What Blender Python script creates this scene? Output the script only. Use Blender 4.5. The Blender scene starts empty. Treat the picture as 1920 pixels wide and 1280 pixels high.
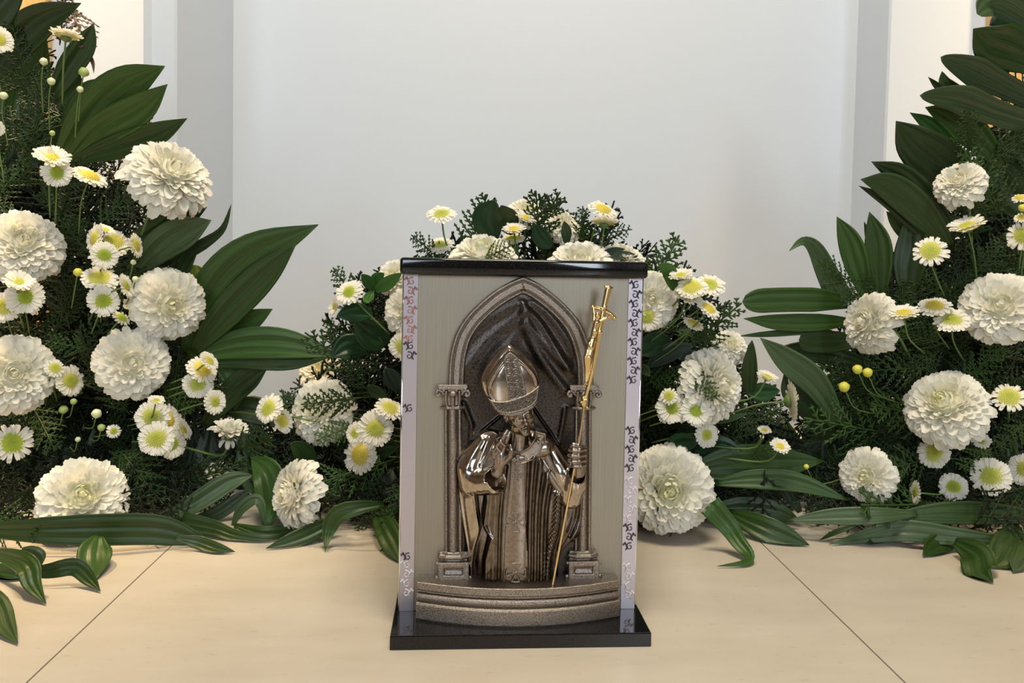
import bpy, math, random
import numpy as np
from mathutils import Vector, Matrix

# ------------------------------------------------------------------ camera, light, exposure
SC = bpy.context.scene
COL = SC.collection
FPX, EYE, PITCH, ROLL, HORIZON = 1500.0, 0.411, 2.5, 1.1, 492.0
CY = HORIZON + FPX * math.tan(math.radians(PITCH))
cam_data = bpy.data.cameras.new('camera')
cam = bpy.data.objects.new('camera', cam_data)
COL.objects.link(cam)
cam_data.sensor_width = 36.0
cam_data.lens = FPX / 1920.0 * 36.0
cam_data.shift_y = (CY - 640.0) / 1920.0
cam_data.clip_start = 0.05
ROT = Matrix.Rotation(math.radians(90 - PITCH), 3, 'X') @ Matrix.Rotation(math.radians(ROLL), 3, 'Z')
cam.matrix_world = Matrix.Translation((0, 0, EYE)) @ ROT.to_4x4()
SC.camera = cam

world = bpy.data.worlds.new('world')
SC.world = world
world.use_nodes = True
world.node_tree.nodes['Background'].inputs[0].default_value = (0.80, 0.88, 1.0, 1)
world.node_tree.nodes['Background'].inputs[1].default_value = 0.22

def area(name, loc, target, size, size_y, power, color):
    d = bpy.data.lights.new(name, 'AREA')
    d.shape = 'RECTANGLE'; d.size = size; d.size_y = size_y; d.energy = power; d.color = color
    o = bpy.data.objects.new(name, d); COL.objects.link(o)
    o.location = loc
    o.rotation_euler = (Vector(target) - Vector(loc)).to_track_quat('-Z', 'Y').to_euler()
    return o

def spot(name, loc, target, power, color, ang, blend=0.8, rad=0.05):
    d = bpy.data.lights.new(name, 'SPOT')
    d.energy = power; d.color = color; d.spot_size = math.radians(ang); d.spot_blend = blend
    d.shadow_soft_size = rad
    o = bpy.data.objects.new(name, d); COL.objects.link(o)
    o.location = loc
    o.rotation_euler = (Vector(target) - Vector(loc)).to_track_quat('-Z', 'Y').to_euler()
    return o

area('window_light_front', (-1.4, -3.9, 1.7), (0.2, 1.9, 0.7), 1.2, 2.0, 50, (0.80, 0.90, 1.0))
area('window_light_front', (1.8, -3.9, 1.7), (0.2, 1.9, 0.7), 0.8, 2.0, 54, (0.80, 0.90, 1.0))
area('ceiling_lamp_light', (0.05, 0.45, 2.78), (0.05, 0.95, 0.0), 0.9, 0.7, 45, (1.0, 0.86, 0.65))
spot('warm_downlight', (-1.50, 1.38, 2.6), (-1.30, 1.70, 0.6), 400, (1.0, 0.72, 0.40), 60, 1.0)
spot('warm_downlight', (1.72, 1.48, 2.6), (1.52, 1.90, 0.6), 260, (1.0, 0.72, 0.40), 58, 1.0)

vs = SC.view_settings
vs.view_transform = 'Standard'
try: vs.look = 'None'
except Exception: pass
vs.gamma = 1.0
vs.use_curve_mapping = False
vs.exposure = 0.60

# ------------------------------------------------------------------ helpers: pixel -> place in the room
RN = np.array([list(r) for r in ROT])
EYEP = np.array([0, 0, EYE])
def ray(px, py):
    return RN @ np.array([(px - 960.0) / FPX, -(py - CY) / FPX, -1.0])
def at_y(px, py, y):
    d = ray(px, py); return EYEP + d * (y / d[1])
def at_z(px, py, z):
    d = ray(px, py); return EYEP + d * ((z - EYE) / d[2])

def tag(o, label=None, cat=None, group=None, kind=None):
    if label: o['label'] = label
    if cat: o['category'] = cat
    if group: o['group'] = group
    if kind: o['kind'] = kind
    return o
def empty(name, loc=(0, 0, 0), rot=None):
    o = bpy.data.objects.new(name, None); COL.objects.link(o)
    o.location = loc; o.empty_display_size = 0.02
    if rot is not None: o.rotation_euler = rot
    return o
def mesh(name, V, F, mat=None, smooth=True, colors=None):
    V = np.asarray(V, dtype=np.float32)
    me = bpy.data.meshes.new(name)
    if isinstance(F, np.ndarray):
        n, k = F.shape
        me.vertices.add(len(V)); me.vertices.foreach_set('co', V.ravel())
        me.loops.add(n * k); me.loops.foreach_set('vertex_index', F.astype(np.int32).ravel())
        me.polygons.add(n)
        me.polygons.foreach_set('loop_start', np.arange(0, n * k, k, dtype=np.int32))
        me.update(calc_edges=True); me.validate()
    else:
        me.from_pydata([tuple(v) for v in V], [], F); me.update()
    if smooth:
        me.polygons.foreach_set('use_smooth', np.ones(len(me.polygons), dtype=bool))
    if colors is not None:
        a = me.color_attributes.new('tint', 'FLOAT_COLOR', 'POINT')
        c = np.ones((len(V), 4), dtype=np.float32); c[:, :colors.shape[1]] = colors
        a.data.foreach_set('color', c.ravel())
    if mat: me.materials.append(mat)
    return me
def link(name, me, parent=None, loc=None):
    o = bpy.data.objects.new(name, me); COL.objects.link(o)
    if parent: o.parent = parent
    if loc is not None: o.location = loc
    return o
def box_vf(x0, x1, y0, y1, z0, z1, b=0.0):
    """a box with chamfered edges of size b"""
    if b <= 0:
        V = [(x, y, z) for x in (x0, x1) for y in (y0, y1) for z in (z0, z1)]
        F = [(0, 1, 3, 2), (4, 6, 7, 5), (0, 4, 5, 1), (2, 3, 7, 6), (0, 2, 6, 4), (1, 5, 7, 3)]
        return V, F
    import bmesh
    bm = bmesh.new()
    bmesh.ops.create_cube(bm, size=1)
    for v in bm.verts:
        v.co = ((x0 + x1) / 2 + v.co.x * (x1 - x0), (y0 + y1) / 2 + v.co.y * (y1 - y0), (z0 + z1) / 2 + v.co.z * (z1 - z0))
    bmesh.ops.bevel(bm, geom=bm.edges[:], offset=b, segments=3, profile=0.5, affect='EDGES')
    bm.verts.index_update()
    V = [tuple(v.co) for v in bm.verts]; F = [tuple(v.index for v in f.verts) for f in bm.faces]
    bm.free()
    return V, F
def add_box(name, x0, x1, y0, y1, z0, z1, mat, parent=None, b=0.0, smooth=False):
    V, F = box_vf(x0, x1, y0, y1, z0, z1, b)
    return link(name, mesh(name, V, F, mat, smooth), parent)
def catmull(P, n):
    P = np.asarray(P, float)
    if len(P) == 2:
        t = np.linspace(0, 1, n)[:, None]; return P[0] * (1 - t) + P[1] * t
    Q = np.vstack([2 * P[0] - P[1], P, 2 * P[-1] - P[-2]])
    out = []
    m = len(P) - 1
    for s in np.linspace(0, m, n):
        i = min(int(s), m - 1); t = s - i
        a, b, c, d = Q[i], Q[i + 1], Q[i + 2], Q[i + 3]
        out.append(0.5 * (2 * b + (c - a) * t + (2 * a - 5 * b + 4 * c - d) * t * t + (3 * b - a - 3 * c + d) * t ** 3))
    return np.array(out)
def tube_vf(P, R, sides=6):
    P = np.asarray(P, float); n = len(P)
    R = np.broadcast_to(np.asarray(R, float), (n,))
    T = np.gradient(P, axis=0); T /= np.linalg.norm(T, axis=1)[:, None] + 1e-12
    ref = np.array([0, 0, 1.0]) if abs(T[0][2]) < 0.9 else np.array([1.0, 0, 0])
    V = []; 
    for i in range(n):
        s = np.cross(T[i], ref); s /= np.linalg.norm(s) + 1e-12; u = np.cross(s, T[i]); ref = u
        for k in range(sides):
            a = 2 * math.pi * k / sides
            V.append(P[i] + R[i] * (math.cos(a) * s + math.sin(a) * u))
    F = []
    for i in range(n - 1):
        for k in range(sides):
            k2 = (k + 1) % sides
            F.append((i * sides + k, i * sides + k2, (i + 1) * sides + k2, (i + 1) * sides + k))
    F.append(tuple(range(sides))[::-1]); F.append(tuple((n - 1) * sides + k for k in range(sides)))
    return np.array(V), F
class Bag:
    def __init__(s): s.V = []; s.F = []; s.C = []; s.n = 0
    def add(s, V, F, C=None):
        V = np.asarray(V, float)
        s.V.append(V); s.F += [tuple(i + s.n for i in f) for f in F]; s.n += len(V)
        if C is not None: s.C.append(np.broadcast_to(np.asarray(C, float), (len(V), 3)))
    def mesh(s, name, mat, smooth=True):
        return mesh(name, np.vstack(s.V), s.F, mat, smooth, np.vstack(s.C) if s.C else None)

# ------------------------------------------------------------------ materials
def principled(name, color, rough=0.5, metal=0.0, spec=0.5):
    m = bpy.data.materials.new(name); m.use_nodes = True
    b = m.node_tree.nodes['Principled BSDF']
    b.inputs['Base Color'].default_value = (*color, 1); b.inputs['Roughness'].default_value = rough
    b.inputs['Metallic'].default_value = metal; b.inputs['Specular IOR Level'].default_value = spec
    return m
def nodes(m): return m.node_tree.nodes, m.node_tree.links, m.node_tree.nodes['Principled BSDF']
def coords(N, L, scale=(1, 1, 1), kind='Object'):
    tc = N.new('ShaderNodeTexCoord'); mp = N.new('ShaderNodeMapping')
    mp.inputs['Scale'].default_value = scale
    L.new(tc.outputs[kind], mp.inputs['Vector']); return mp.outputs['Vector']
def noise(N, L, vec, scale, detail=3, rough=0.5):
    t = N.new('ShaderNodeTexNoise'); t.inputs['Scale'].default_value = scale
    t.inputs['Detail'].default_value = detail; t.inputs['Roughness'].default_value = rough
    L.new(vec, t.inputs['Vector']); return t.outputs['Fac']
def ramp(N, L, fac, stops):
    r = N.new('ShaderNodeValToRGB'); e = r.color_ramp.elements
    while len(e) < len(stops): e.new(0.5)
    for i, (p, c) in enumerate(stops): e[i].position = p; e[i].color = (*c, 1)
    L.new(fac, r.inputs['Fac']); return r.outputs['Color']
def bump(N, L, b, h, strength, dist):
    n = N.new('ShaderNodeBump'); n.inputs['Strength'].default_value = strength; n.inputs['Distance'].default_value = dist
    L.new(h, n.inputs['Height']); L.new(n.outputs['Normal'], b.inputs['Normal'])

def wall_paint(name, color):
    m = principled(name, color, 0.55, 0, 0.3); N, L, b = nodes(m)
    bump(N, L, b, noise(N, L, coords(N, L), 60, 4), 0.06, 0.004); return m
M_WALL = wall_paint('white_wall_paint', (0.61, 0.67, 0.755))
M_SIDE = wall_paint('brown_side_wall', (0.16, 0.115, 0.08))
M_CEIL = wall_paint('ceiling_paint', (0.34, 0.31, 0.27))
M_PANEL = principled('tan_wood_panel', (0.62, 0.40, 0.16), 0.45)
N, L, b = nodes(M_PANEL)
L.new(ramp(N, L, noise(N, L, coords(N, L, (30, 30, 1.5)), 3, 4), [(0.3, (0.50, 0.31, 0.12)), (0.7, (0.70, 0.47, 0.20))]), b.inputs['Base Color'])
M_TILE = principled('cream_limestone', (0.72, 0.60, 0.42), 0.32, 0, 0.4)
N, L, b = nodes(M_TILE)
v = coords(N, L, (1, 3.0, 1))
c1 = ramp(N, L, noise(N, L, v, 5, 6, 0.6), [(0.25, (0.50, 0.45, 0.37)), (0.55, (0.56, 0.51, 0.43)), (0.8, (0.60, 0.555, 0.48))])
c2 = ramp(N, L, noise(N, L, coords(N, L, (1, 2.2, 1)), 55, 5, 0.65), [(0.26, (0.62, 0.55, 0.45)), (0.40, (1, 1, 1))])
mx = N.new('ShaderNodeMix'); mx.data_type = 'RGBA'; mx.blend_type = 'MULTIPLY'; mx.inputs[0].default_value = 0.45
L.new(c1, mx.inputs[6]); L.new(c2, mx.inputs[7]); L.new(mx.outputs[2], b.inputs['Base Color'])
M_GROUT = principled('dark_grout', (0.20, 0.15, 0.10), 0.8)

M_GRANITE = principled('black_granite', (0.006, 0.006, 0.008), 0.08, 0, 0.5)
N, L, b = nodes(M_GRANITE)
L.new(ramp(N, L, noise(N, L, coords(N, L), 900, 2), [(0.55, (0.005, 0.005, 0.006)), (0.72, (0.025, 0.025, 0.028))]), b.inputs['Base Color'])
M_STEEL = principled('brushed_steel', (0.50, 0.48, 0.42), 0.46, 1.0)
N, L, b = nodes(M_STEEL)
hN = noise(N, L, coords(N, L, (500, 500, 4)), 2, 3)
L.new(ramp(N, L, hN, [(0.3, (0.33, 0.30, 0.245)), (0.7, (0.39, 0.36, 0.30))]), b.inputs['Base Color'])
bump(N, L, b, hN, 0.06, 0.001)
M_STRIP = principled('polished_strip', (0.58, 0.54, 0.60), 0.38, 1.0)
M_ETCH = principled('dark_etching', (0.09, 0.075, 0.10), 0.45, 0.7)
M_ETCHPALE = principled('pale_etching', (0.80, 0.77, 0.80), 0.55, 0.6)
M_ETCHPINK = principled('red_reflection_etching', (0.50, 0.27, 0.25), 0.4, 0.6)  # red reflection at the top of the left strip, put into the etching colour
M_CHROME = principled('chrome_edge', (0.75, 0.78, 0.85), 0.08, 1.0)

def cast_metal(name, c_lo, c_hi, rough, bumpscale, bs, r_var=0.1):
    m = principled(name, c_hi, rough, 1.0); N, L, b = nodes(m)
    n1 = noise(N, L, coords(N, L), bumpscale, 4, 0.6)
    L.new(ramp(N, L, n1, [(0.36, c_lo), (0.56, c_hi)]), b.inputs['Base Color'])
    bump(N, L, b, n1, bs, 0.0012)
    return m
M_CAST = cast_metal('antique_silver_cast', (0.13, 0.11, 0.095), (0.38, 0.33, 0.285), 0.34, 900, 0.45)
M_DARK = cast_metal('oxidised_silver', (0.035, 0.030, 0.028), (0.085, 0.074, 0.066), 0.33, 500, 0.2)
M_POL = cast_metal('polished_silver', (0.42, 0.36, 0.30), (0.54, 0.47, 0.40), 0.15, 160, 0.05)
M_GOWN = cast_metal('dark_reflection_robe_silver', (0.14, 0.115, 0.095), (0.21, 0.175, 0.145), 0.19, 160, 0.06)  # robe copy of the silver, its dark reflections put into the colour
M_SKIN = cast_metal('dark_polished_silver', (0.24, 0.20, 0.165), (0.32, 0.27, 0.23), 0.24, 300, 0.08)
M_GOLD = principled('gold_plate', (0.80, 0.61, 0.30), 0.2, 1.0)

def leaf_mat(name, lo, hi, rough=0.34, trans=0.10):
    m = principled(name, hi, rough, 0, 0.4); N, L, b = nodes(m)
    uv = coords(N, L, (14, 0.5, 1), 'UV')
    n1 = noise(N, L, uv, 2.4, 3, 0.65)
    c = ramp(N, L, n1, [(0.34, lo), (0.66, hi)])
    oi = N.new('ShaderNodeObjectInfo')
    hs = N.new('ShaderNodeHueSaturation')
    mr = N.new('ShaderNodeMapRange'); mr.inputs[3].default_value = 0.65; mr.inputs[4].default_value = 1.35
    L.new(oi.outputs['Random'], mr.inputs[0]); L.new(mr.outputs[0], hs.inputs['Value'])
    L.new(c, hs.inputs['Color']); L.new(hs.outputs['Color'], b.inputs['Base Color'])
    bump(N, L, b, n1, 0.2, 0.002)
    tr = N.new('ShaderNodeBsdfTranslucent'); L.new(hs.outputs['Color'], tr.inputs['Color'])
    mixs = N.new('ShaderNodeMixShader'); mixs.inputs[0].default_value = trans
    out = N['Material Output']
    L.new(b.outputs[0], mixs.inputs[1]); L.new(tr.outputs[0], mixs.inputs[2]); L.new(mixs.outputs[0], out.inputs['Surface'])
    return m
M_LEAF = leaf_mat('palm_leaf_green', (0.016, 0.044, 0.009), (0.044, 0.104, 0.016))
M_LEAF_D = leaf_mat('dark_leaf_green', (0.014, 0.033, 0.009), (0.034, 0.074, 0.017), 0.32, 0.05)
M_LEAF_G = leaf_mat('greyish_leaf_green', (0.024, 0.058, 0.022), (0.082, 0.130, 0.055), 0.30, 0.05)
M_LEAF_Y = leaf_mat('olive_yellow_leaf', (0.13, 0.17, 0.012), (0.22, 0.27, 0.02), 0.4, 0.2)
M_LEAF_B = leaf_mat('broad_leaf_green', (0.014, 0.050, 0.020), (0.026, 0.075, 0.028), 0.28, 0.05)
M_LEAF_GB = leaf_mat('bluish_grey_leaf', (0.035, 0.060, 0.045), (0.060, 0.095, 0.070), 0.36, 0.05)
M_LEAF_L = leaf_mat('fresh_leaf_green', (0.035, 0.12, 0.02), (0.06, 0.17, 0.03), 0.3, 0.15)
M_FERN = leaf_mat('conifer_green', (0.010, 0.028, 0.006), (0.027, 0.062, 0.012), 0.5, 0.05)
M_FERN_L = leaf_mat('lit_conifer_green', (0.018, 0.050, 0.010), (0.045, 0.105, 0.020), 0.5, 0.05)  # lighter copy for the named sprigs, their light put into the colour
M_FERN_D = leaf_mat('shaded_conifer_green', (0.004, 0.013, 0.004), (0.009, 0.024, 0.006), 0.55, 0.03)  # darker copy for the inner mass, its shade put into the colour
M_STEM = principled('flower_stem', (0.11, 0.19, 0.05), 0.5)
M_CALYX = principled('flower_calyx', (0.10, 0.16, 0.04), 0.55)
M_BUD = principled('green_bud', (0.35, 0.45, 0.15), 0.5)
M_BUDY = principled('yellow_bud', (0.60, 0.58, 0.08), 0.5)
M_BUDW = principled('pale_bud', (0.62, 0.68, 0.42), 0.5)
M_TWIG = principled('brown_twig', (0.09, 0.055, 0.03), 0.6)
def petal_mat(name, trans=0.32):
    m = principled(name, (0.85, 0.83, 0.74), 0.5, 0, 0.25); N, L, b = nodes(m)
    a = N.new('ShaderNodeAttribute'); a.attribute_name = 'tint'
    L.new(a.outputs['Color'], b.inputs['Base Color'])
    tr = N.new('ShaderNodeBsdfTranslucent'); L.new(a.outputs['Color'], tr.inputs['Color'])
    mixs = N.new('ShaderNodeMixShader'); mixs.inputs[0].default_value = trans
    L.new(b.outputs[0], mixs.inputs[1]); L.new(tr.outputs[0], mixs.inputs[2]); L.new(mixs.outputs[0], N['Material Output'].inputs['Surface'])
    return m
M_PETAL = petal_mat('white_petal')

# ------------------------------------------------------------------ the setting
YW = 2.10
floor = add_box('floor', -2.6, 2.6, -4.0, 2.4, -0.06, -0.0035, M_GROUT); tag(floor, 'cream stone tile floor with thin dark joints', kind='structure')
TILE_YAW = math.radians(2.9)
tl, tr_ = at_z(240, 1160, 0), at_z(1625, 1150, 0)
TW = (tr_[0] - tl[0])
tile_me = None
for i in range(-2, 4):
    for j in range(-3, 2):
        x0 = i * TW; y0 = j * 1.15
        if tile_me is None:
            V, F = box_vf(0.0009, TW - 0.0009, 0.0009, 1.15 - 0.0009, -0.02, 0, 0.0006)
            tile_me = mesh('floor_tile', V, F, M_TILE, False)
        o = link('floor_tile', tile_me, floor)
        c, s = math.cos(TILE_YAW), math.sin(TILE_YAW)
        ox, oy = tl[0], tl[1] - 0.75
        o.location = (ox + x0 * c - y0 * s, oy + x0 * s + y0 * c, 0.0)
        o.rotation_euler = (0, 0, TILE_YAW)
def plan_wall(name, pts, z0, z1, mat, label):
    """an upright wall following a plan line, with thickness behind it"""
    P = [Vector((x, y)) for x, y in pts]
    n = len(P); V = []; F = []
    for p in P: V += [(p.x, p.y, z0), (p.x, p.y, z1)]
    back = max(p.y for p in P) + 0.12
    for p in P: V += [(p.x, back, z0), (p.x, back, z1)]
    for i in range(n - 1):
        F.append((2 * i, 2 * i + 2, 2 * i + 3, 2 * i + 1))
        a = 2 * n
        F.append((a + 2 * i, a + 2 * i + 1, a + 2 * i + 3, a + 2 * i + 2))
        F.append((2 * i + 1, 2 * i + 3, a + 2 * i + 3, a + 2 * i + 1))
    o = link(name, mesh(name, V, F, mat, False)); tag(o, label, kind='structure'); return o
xl = at_y(437, 200, YW)[0]; yl = YW * (xl / at_y(330, 200, YW)[0])
xr = at_y(1603, 200, YW)[0]; yr = YW * (xr / at_y(1662, 200, YW)[0])
xl2 = at_y(275, 200, yl - 0.015)[0]
plan_wall('wall_back', [(xl - 0.02, YW), (xr + 0.02, YW)], 0, 2.9, M_WALL, 'plain white wall at the back of the recess')
plan_wall('wall_left_pier', [(-2.6, yl - 0.03), (xl2, yl - 0.03), (xl2 + 0.01, yl - 0.012), (xl - 0.004, yl), (xl, yl + 0.006), (xl, YW + 0.02)], 0, 2.9, M_WALL, 'white wall pier left of the recess')
plan_wall('wall_right_pier', [(xr, YW + 0.02), (xr, yr + 0.006), (xr + 0.004, yr), (2.6, yr)], 0, 2.9, M_WALL, 'white wall pier right of the recess')
add_box('wall_left', -2.7, -2.6, -4.0, 2.3, 0, 2.9, M_SIDE)['kind'] = 'structure'
add_box('wall_right', 2.6, 2.7, -4.0, 2.3, 0, 2.9, M_SIDE)['kind'] = 'structure'
add_box('wall_front', -2.7, 2.7, -4.1, -4.0, 0, 2.9, M_SIDE)['kind'] = 'structure'
add_box('ceiling', -2.7, 2.7, -4.0, 2.4, 2.9, 3.0, M_CEIL)['kind'] = 'structure'
xp = at_y(88, 20, yl - 0.05)[0]
add_box('trim_1', -1.9, xp, yl - 0.055, yl - 0.029, 0.0, 2.2, M_PANEL, None, 0.003)['kind'] = 'structure'
xp = at_y(1856, 60, yr - 0.02)[0]
add_box('trim_2', xp, 1.95, yr - 0.026, yr + 0.001, 0.0, 2.2, M_PANEL, None, 0.003)['kind'] = 'structure'

# ------------------------------------------------------------------ sculpting: distance fields turned into meshes
def surfnet(Fv, xs, ys, zs):
    S = Fv < 0
    c = [S[i:S.shape[0] - 1 + i, j:S.shape[1] - 1 + j, k:S.shape[2] - 1 + k] for i in (0, 1) for j in (0, 1) for k in (0, 1)]
    cnt = c[0].astype(np.int8)
    for q in c[1:]: cnt = cnt + q
    ii, jj, kk = np.nonzero((cnt > 0) & (cnt < 8))
    idx = np.full(cnt.shape, -1, np.int32); idx[ii, jj, kk] = np.arange(len(ii))
    offs = [(i, j, k) for i in (0, 1) for j in (0, 1) for k in (0, 1)]
    val = {o: Fv[ii + o[0], jj + o[1], kk + o[2]] for o in offs}
    acc = np.zeros((len(ii), 3)); n = np.zeros(len(ii))
    for o in offs:
        for ax in range(3):
            if o[ax] == 0:
                o2 = list(o); o2[ax] = 1; o2 = tuple(o2)
                a, b = val[o], val[o2]
                m = (a < 0) != (b < 0)
                t = np.where(m, a / np.where(m, a - b, 1), 0)
                for q in range(3):
                    acc[:, q] += np.where(m, (t if q == ax else o[q]), 0)
                n += m
    acc /= n[:, None]
    h = (xs[1] - xs[0], ys[1] - ys[0], zs[1] - zs[0])
    V = np.stack([xs[ii] + acc[:, 0] * h[0], ys[jj] + acc[:, 1] * h[1], zs[kk] + acc[:, 2] * h[2]], 1)
    Q = []
    for ax in range(3):
        a = [slice(1, -1)] * 3; a[ax] = slice(0, -1); b = [slice(1, -1)] * 3; b[ax] = slice(1, None)
        sa, sb = S[tuple(a)], S[tuple(b)]
        e = np.nonzero(sa != sb)
        p = [e[0] + (0 if ax == 0 else 1), e[1] + (0 if ax == 1 else 1), e[2] + (0 if ax == 2 else 1)]
        u, v = [(1, 2), (2, 0), (0, 1)][ax]
        def cell(du, dv):
            q = [p[0].copy(), p[1].copy(), p[2].copy()]
            q[u] -= du; q[v] -= dv
            return idx[q[0], q[1], q[2]]
        f = np.stack([cell(1, 1), cell(0, 1), cell(0, 0), cell(1, 0)], 1)
        flip = ~sa[e]
        f[flip] = f[flip][:, ::-1]
        Q.append(f)
    Q = np.vstack(Q)
    Q = Q[(Q >= 0).all(1)]
    return V, Q

class Vol:
    """a block of the relief in drawing units: x right, y down, w towards the viewer"""
    def __init__(s, lo, hi, h):
        s.ax = [np.arange(lo[i], hi[i] + h, h, dtype=np.float32) for i in range(3)]
        s.F = np.full([len(a) for a in s.ax], 30.0, np.float32)
    def _sl(s, lo, hi):
        r = []
        for i in range(3):
            a = np.searchsorted(s.ax[i], lo[i]); b = np.searchsorted(s.ax[i], hi[i])
            r.append(slice(max(a - 1, 0), min(b + 1, len(s.ax[i]))))
        return tuple(r)
    def _xyz(s, sl):
        return s.ax[0][sl[0]][:, None, None], s.ax[1][sl[1]][None, :, None], s.ax[2][sl[2]][None, None, :]
    def comb(s, sl, d, k, mode):
        a = s.F[sl]
        if mode == 'add':
            if k > 0:
                h = np.clip(0.5 + 0.5 * (d - a) / k, 0, 1); s.F[sl] = d * (1 - h) + a * h - k * h * (1 - h)
            else: s.F[sl] = np.minimum(a, d)
        elif mode == 'sub':
            if k > 0:
                h = np.clip(0.5 - 0.5 * (a + d) / k, 0, 1); s.F[sl] = a * (1 - h) - d * h + k * h * (1 - h)
            else: s.F[sl] = np.maximum(a, -d)
    def cone(s, a, b, ra, rb, k=2.0, mode='add', flat=None):
        a = np.array(a, float); b = np.array(b, float); m = max(ra, rb) + k + 2
        sl = s._sl(np.minimum(a, b) - m, np.maximum(a, b) + m); X, Y, Z = s._xyz(sl)
        d = b - a; L2 = float(d @ d) + 1e-9
        t = np.clip(((X - a[0]) * d[0] + (Y - a[1]) * d[1] + (Z - a[2]) * d[2]) / L2, 0, 1)
        D = np.sqrt((X - a[0] - t * d[0]) ** 2 + (Y - a[1] - t * d[1]) ** 2 + (Z - a[2] - t * d[2]) ** 2) - (ra + (rb - ra) * t)
        s.comb(sl, D.astype(np.float32), k, mode)
    def chain(s, P, R, k=1.5, mode='add'):
        if np.isscalar(R): R = [R] * len(P)
        for i in range(len(P) - 1): s.cone(P[i], P[i + 1], R[i], R[i + 1], k, mode)
    def ell(s, c, r, k=2.0, mode='add', frame=None):
        c = np.array(c, float); m = max(r) + k + 2
        sl = s._sl(c - m, c + m); X, Y, Z = s._xyz(sl)
        X, Y, Z = X - c[0], Y - c[1], Z - c[2]
        if frame is not None:
            X, Y, Z = [f[0] * X + f[1] * Y + f[2] * Z for f in frame]
        k0 = np.sqrt((X / r[0]) ** 2 + (Y / r[1]) ** 2 + (Z / r[2]) ** 2)
        k1 = np.sqrt((X / r[0] ** 2) ** 2 + (Y / r[1] ** 2) ** 2 + (Z / r[2] ** 2) ** 2)
        D = k0 * (k0 - 1) / np.maximum(k1, 1e-6)
        s.comb(sl, D.astype(np.float32), k, mode)
    def hill(s, poly, hfun, wlow, k=0.0, slope=0.75, round_=0.0):
        """solid under a height field, inside a drawn outline"""
        poly = np.asarray(poly, float)
        lo = poly.min(0) - 6; hi = poly.max(0) + 6
        sl = s._sl((lo[0], lo[1], -1e3), (hi[0], hi[1], 1e3)); X, Y, Z = s._xyz(sl)
        X2, Y2 = np.broadcast_arrays(X[:, :, 0], Y[:, :, 0])
        d2 = poly_sd(X2, Y2, poly)
        H = hfun(X2.astype(float), Y2.astype(float), -d2)
        D = np.maximum(d2[:, :, None], np.maximum((Z - H[:, :, None]) * slope, wlow - Z))
        s.comb(sl, D.astype(np.float32), k, 'add')
    def mesh(s, name, mat, conv):
        F = s.F
        F[0], F[-1] = 9, 9; F[:, 0], F[:, -1] = 9, 9; F[:, :, 0], F[:, :, -1] = 9, 9
        V, Q = surfnet(F, *s.ax)
        return mesh(name, conv(V), Q[:, ::-1], mat)
def poly_sd(X, Y, P):
    d = np.full(X.shape, 1e9); ins = np.zeros(X.shape, bool)
    n = len(P)
    for i in range(n):
        a, b = P[i], P[(i + 1) % n]; e = b - a
        t = np.clip(((X - a[0]) * e[0] + (Y - a[1]) * e[1]) / (e @ e + 1e-9), 0, 1)
        d = np.minimum(d, (X - a[0] - t * e[0]) ** 2 + (Y - a[1] - t * e[1]) ** 2)
        if a[1] != b[1]:
            cr = ((a[1] > Y) != (b[1] > Y)) & (X < (b[0] - a[0]) * (Y - a[1]) / (b[1] - a[1]) + a[0])
            ins ^= cr
    d = np.sqrt(d); return np.where(ins, -d, d)
def line_d(X, Y, P):
    P = np.asarray(P, float); d = np.full(X.shape, 1e9)
    for i in range(len(P) - 1):
        a, b = P[i], P[i + 1]; e = b - a
        t = np.clip(((X - a[0]) * e[0] + (Y - a[1]) * e[1]) / (e @ e), 0, 1)
        d = np.minimum(d, (X - a[0] - t * e[0]) ** 2 + (Y - a[1] - t * e[1]) ** 2)
    return np.sqrt(d)
def bumpline(X, Y, P, amp, sig): return amp * np.exp(-(line_d(X, Y, P) / sig) ** 2)
def smooth_poly(P, n): 
    P = np.asarray(P, float); P = np.vstack([P, P[:1]]); return catmull(P, n)[:-1]

# ------------------------------------------------------------------ the metal shrine
YAW = math.radians(4.0)
BX, BY, BHW = 0.0135, 0.897, 0.1340
shrine = empty('votive_shrine', (BX, BY, 0), (0, 0, YAW))
tag(shrine, 'metal box shrine with black stone slabs and a silver relief of a mitred bishop', 'shrine')
cw, sw = math.cos(YAW), math.sin(YAW)
def to_local(px, py, ly):
    """where the drawing point lies in the shrine's own front plane"""
    d = ray(px, py); nrm = np.array([-sw, cw, 0.0]); o = np.array([BX, BY, 0.0])
    t = (ly + nrm @ (o - EYEP)) / (nrm @ d); p = EYEP + d * t - o
    return np.array([p[0] * cw + p[1] * sw, p[2]])
A0 = to_local(965, 850, -0.016)
AX = (to_local(1065, 850, -0.016) - to_local(865, 850, -0.016)) / 200
AY = (to_local(965, 1050, -0.016) - to_local(965, 650, -0.016)) / 400
KW = 0.00059
def conv(V):
    q = A0[None] + (V[:, 0:1] - 965) * AX[None] + (V[:, 1:2] - 850) * AY[None]
    return np.stack([q[:, 0], -0.0005 - V[:, 2] * KW, q[:, 1]], 1)
def cv(x, y, w): return conv(np.array([[x, y, w]], float))[0]

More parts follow.
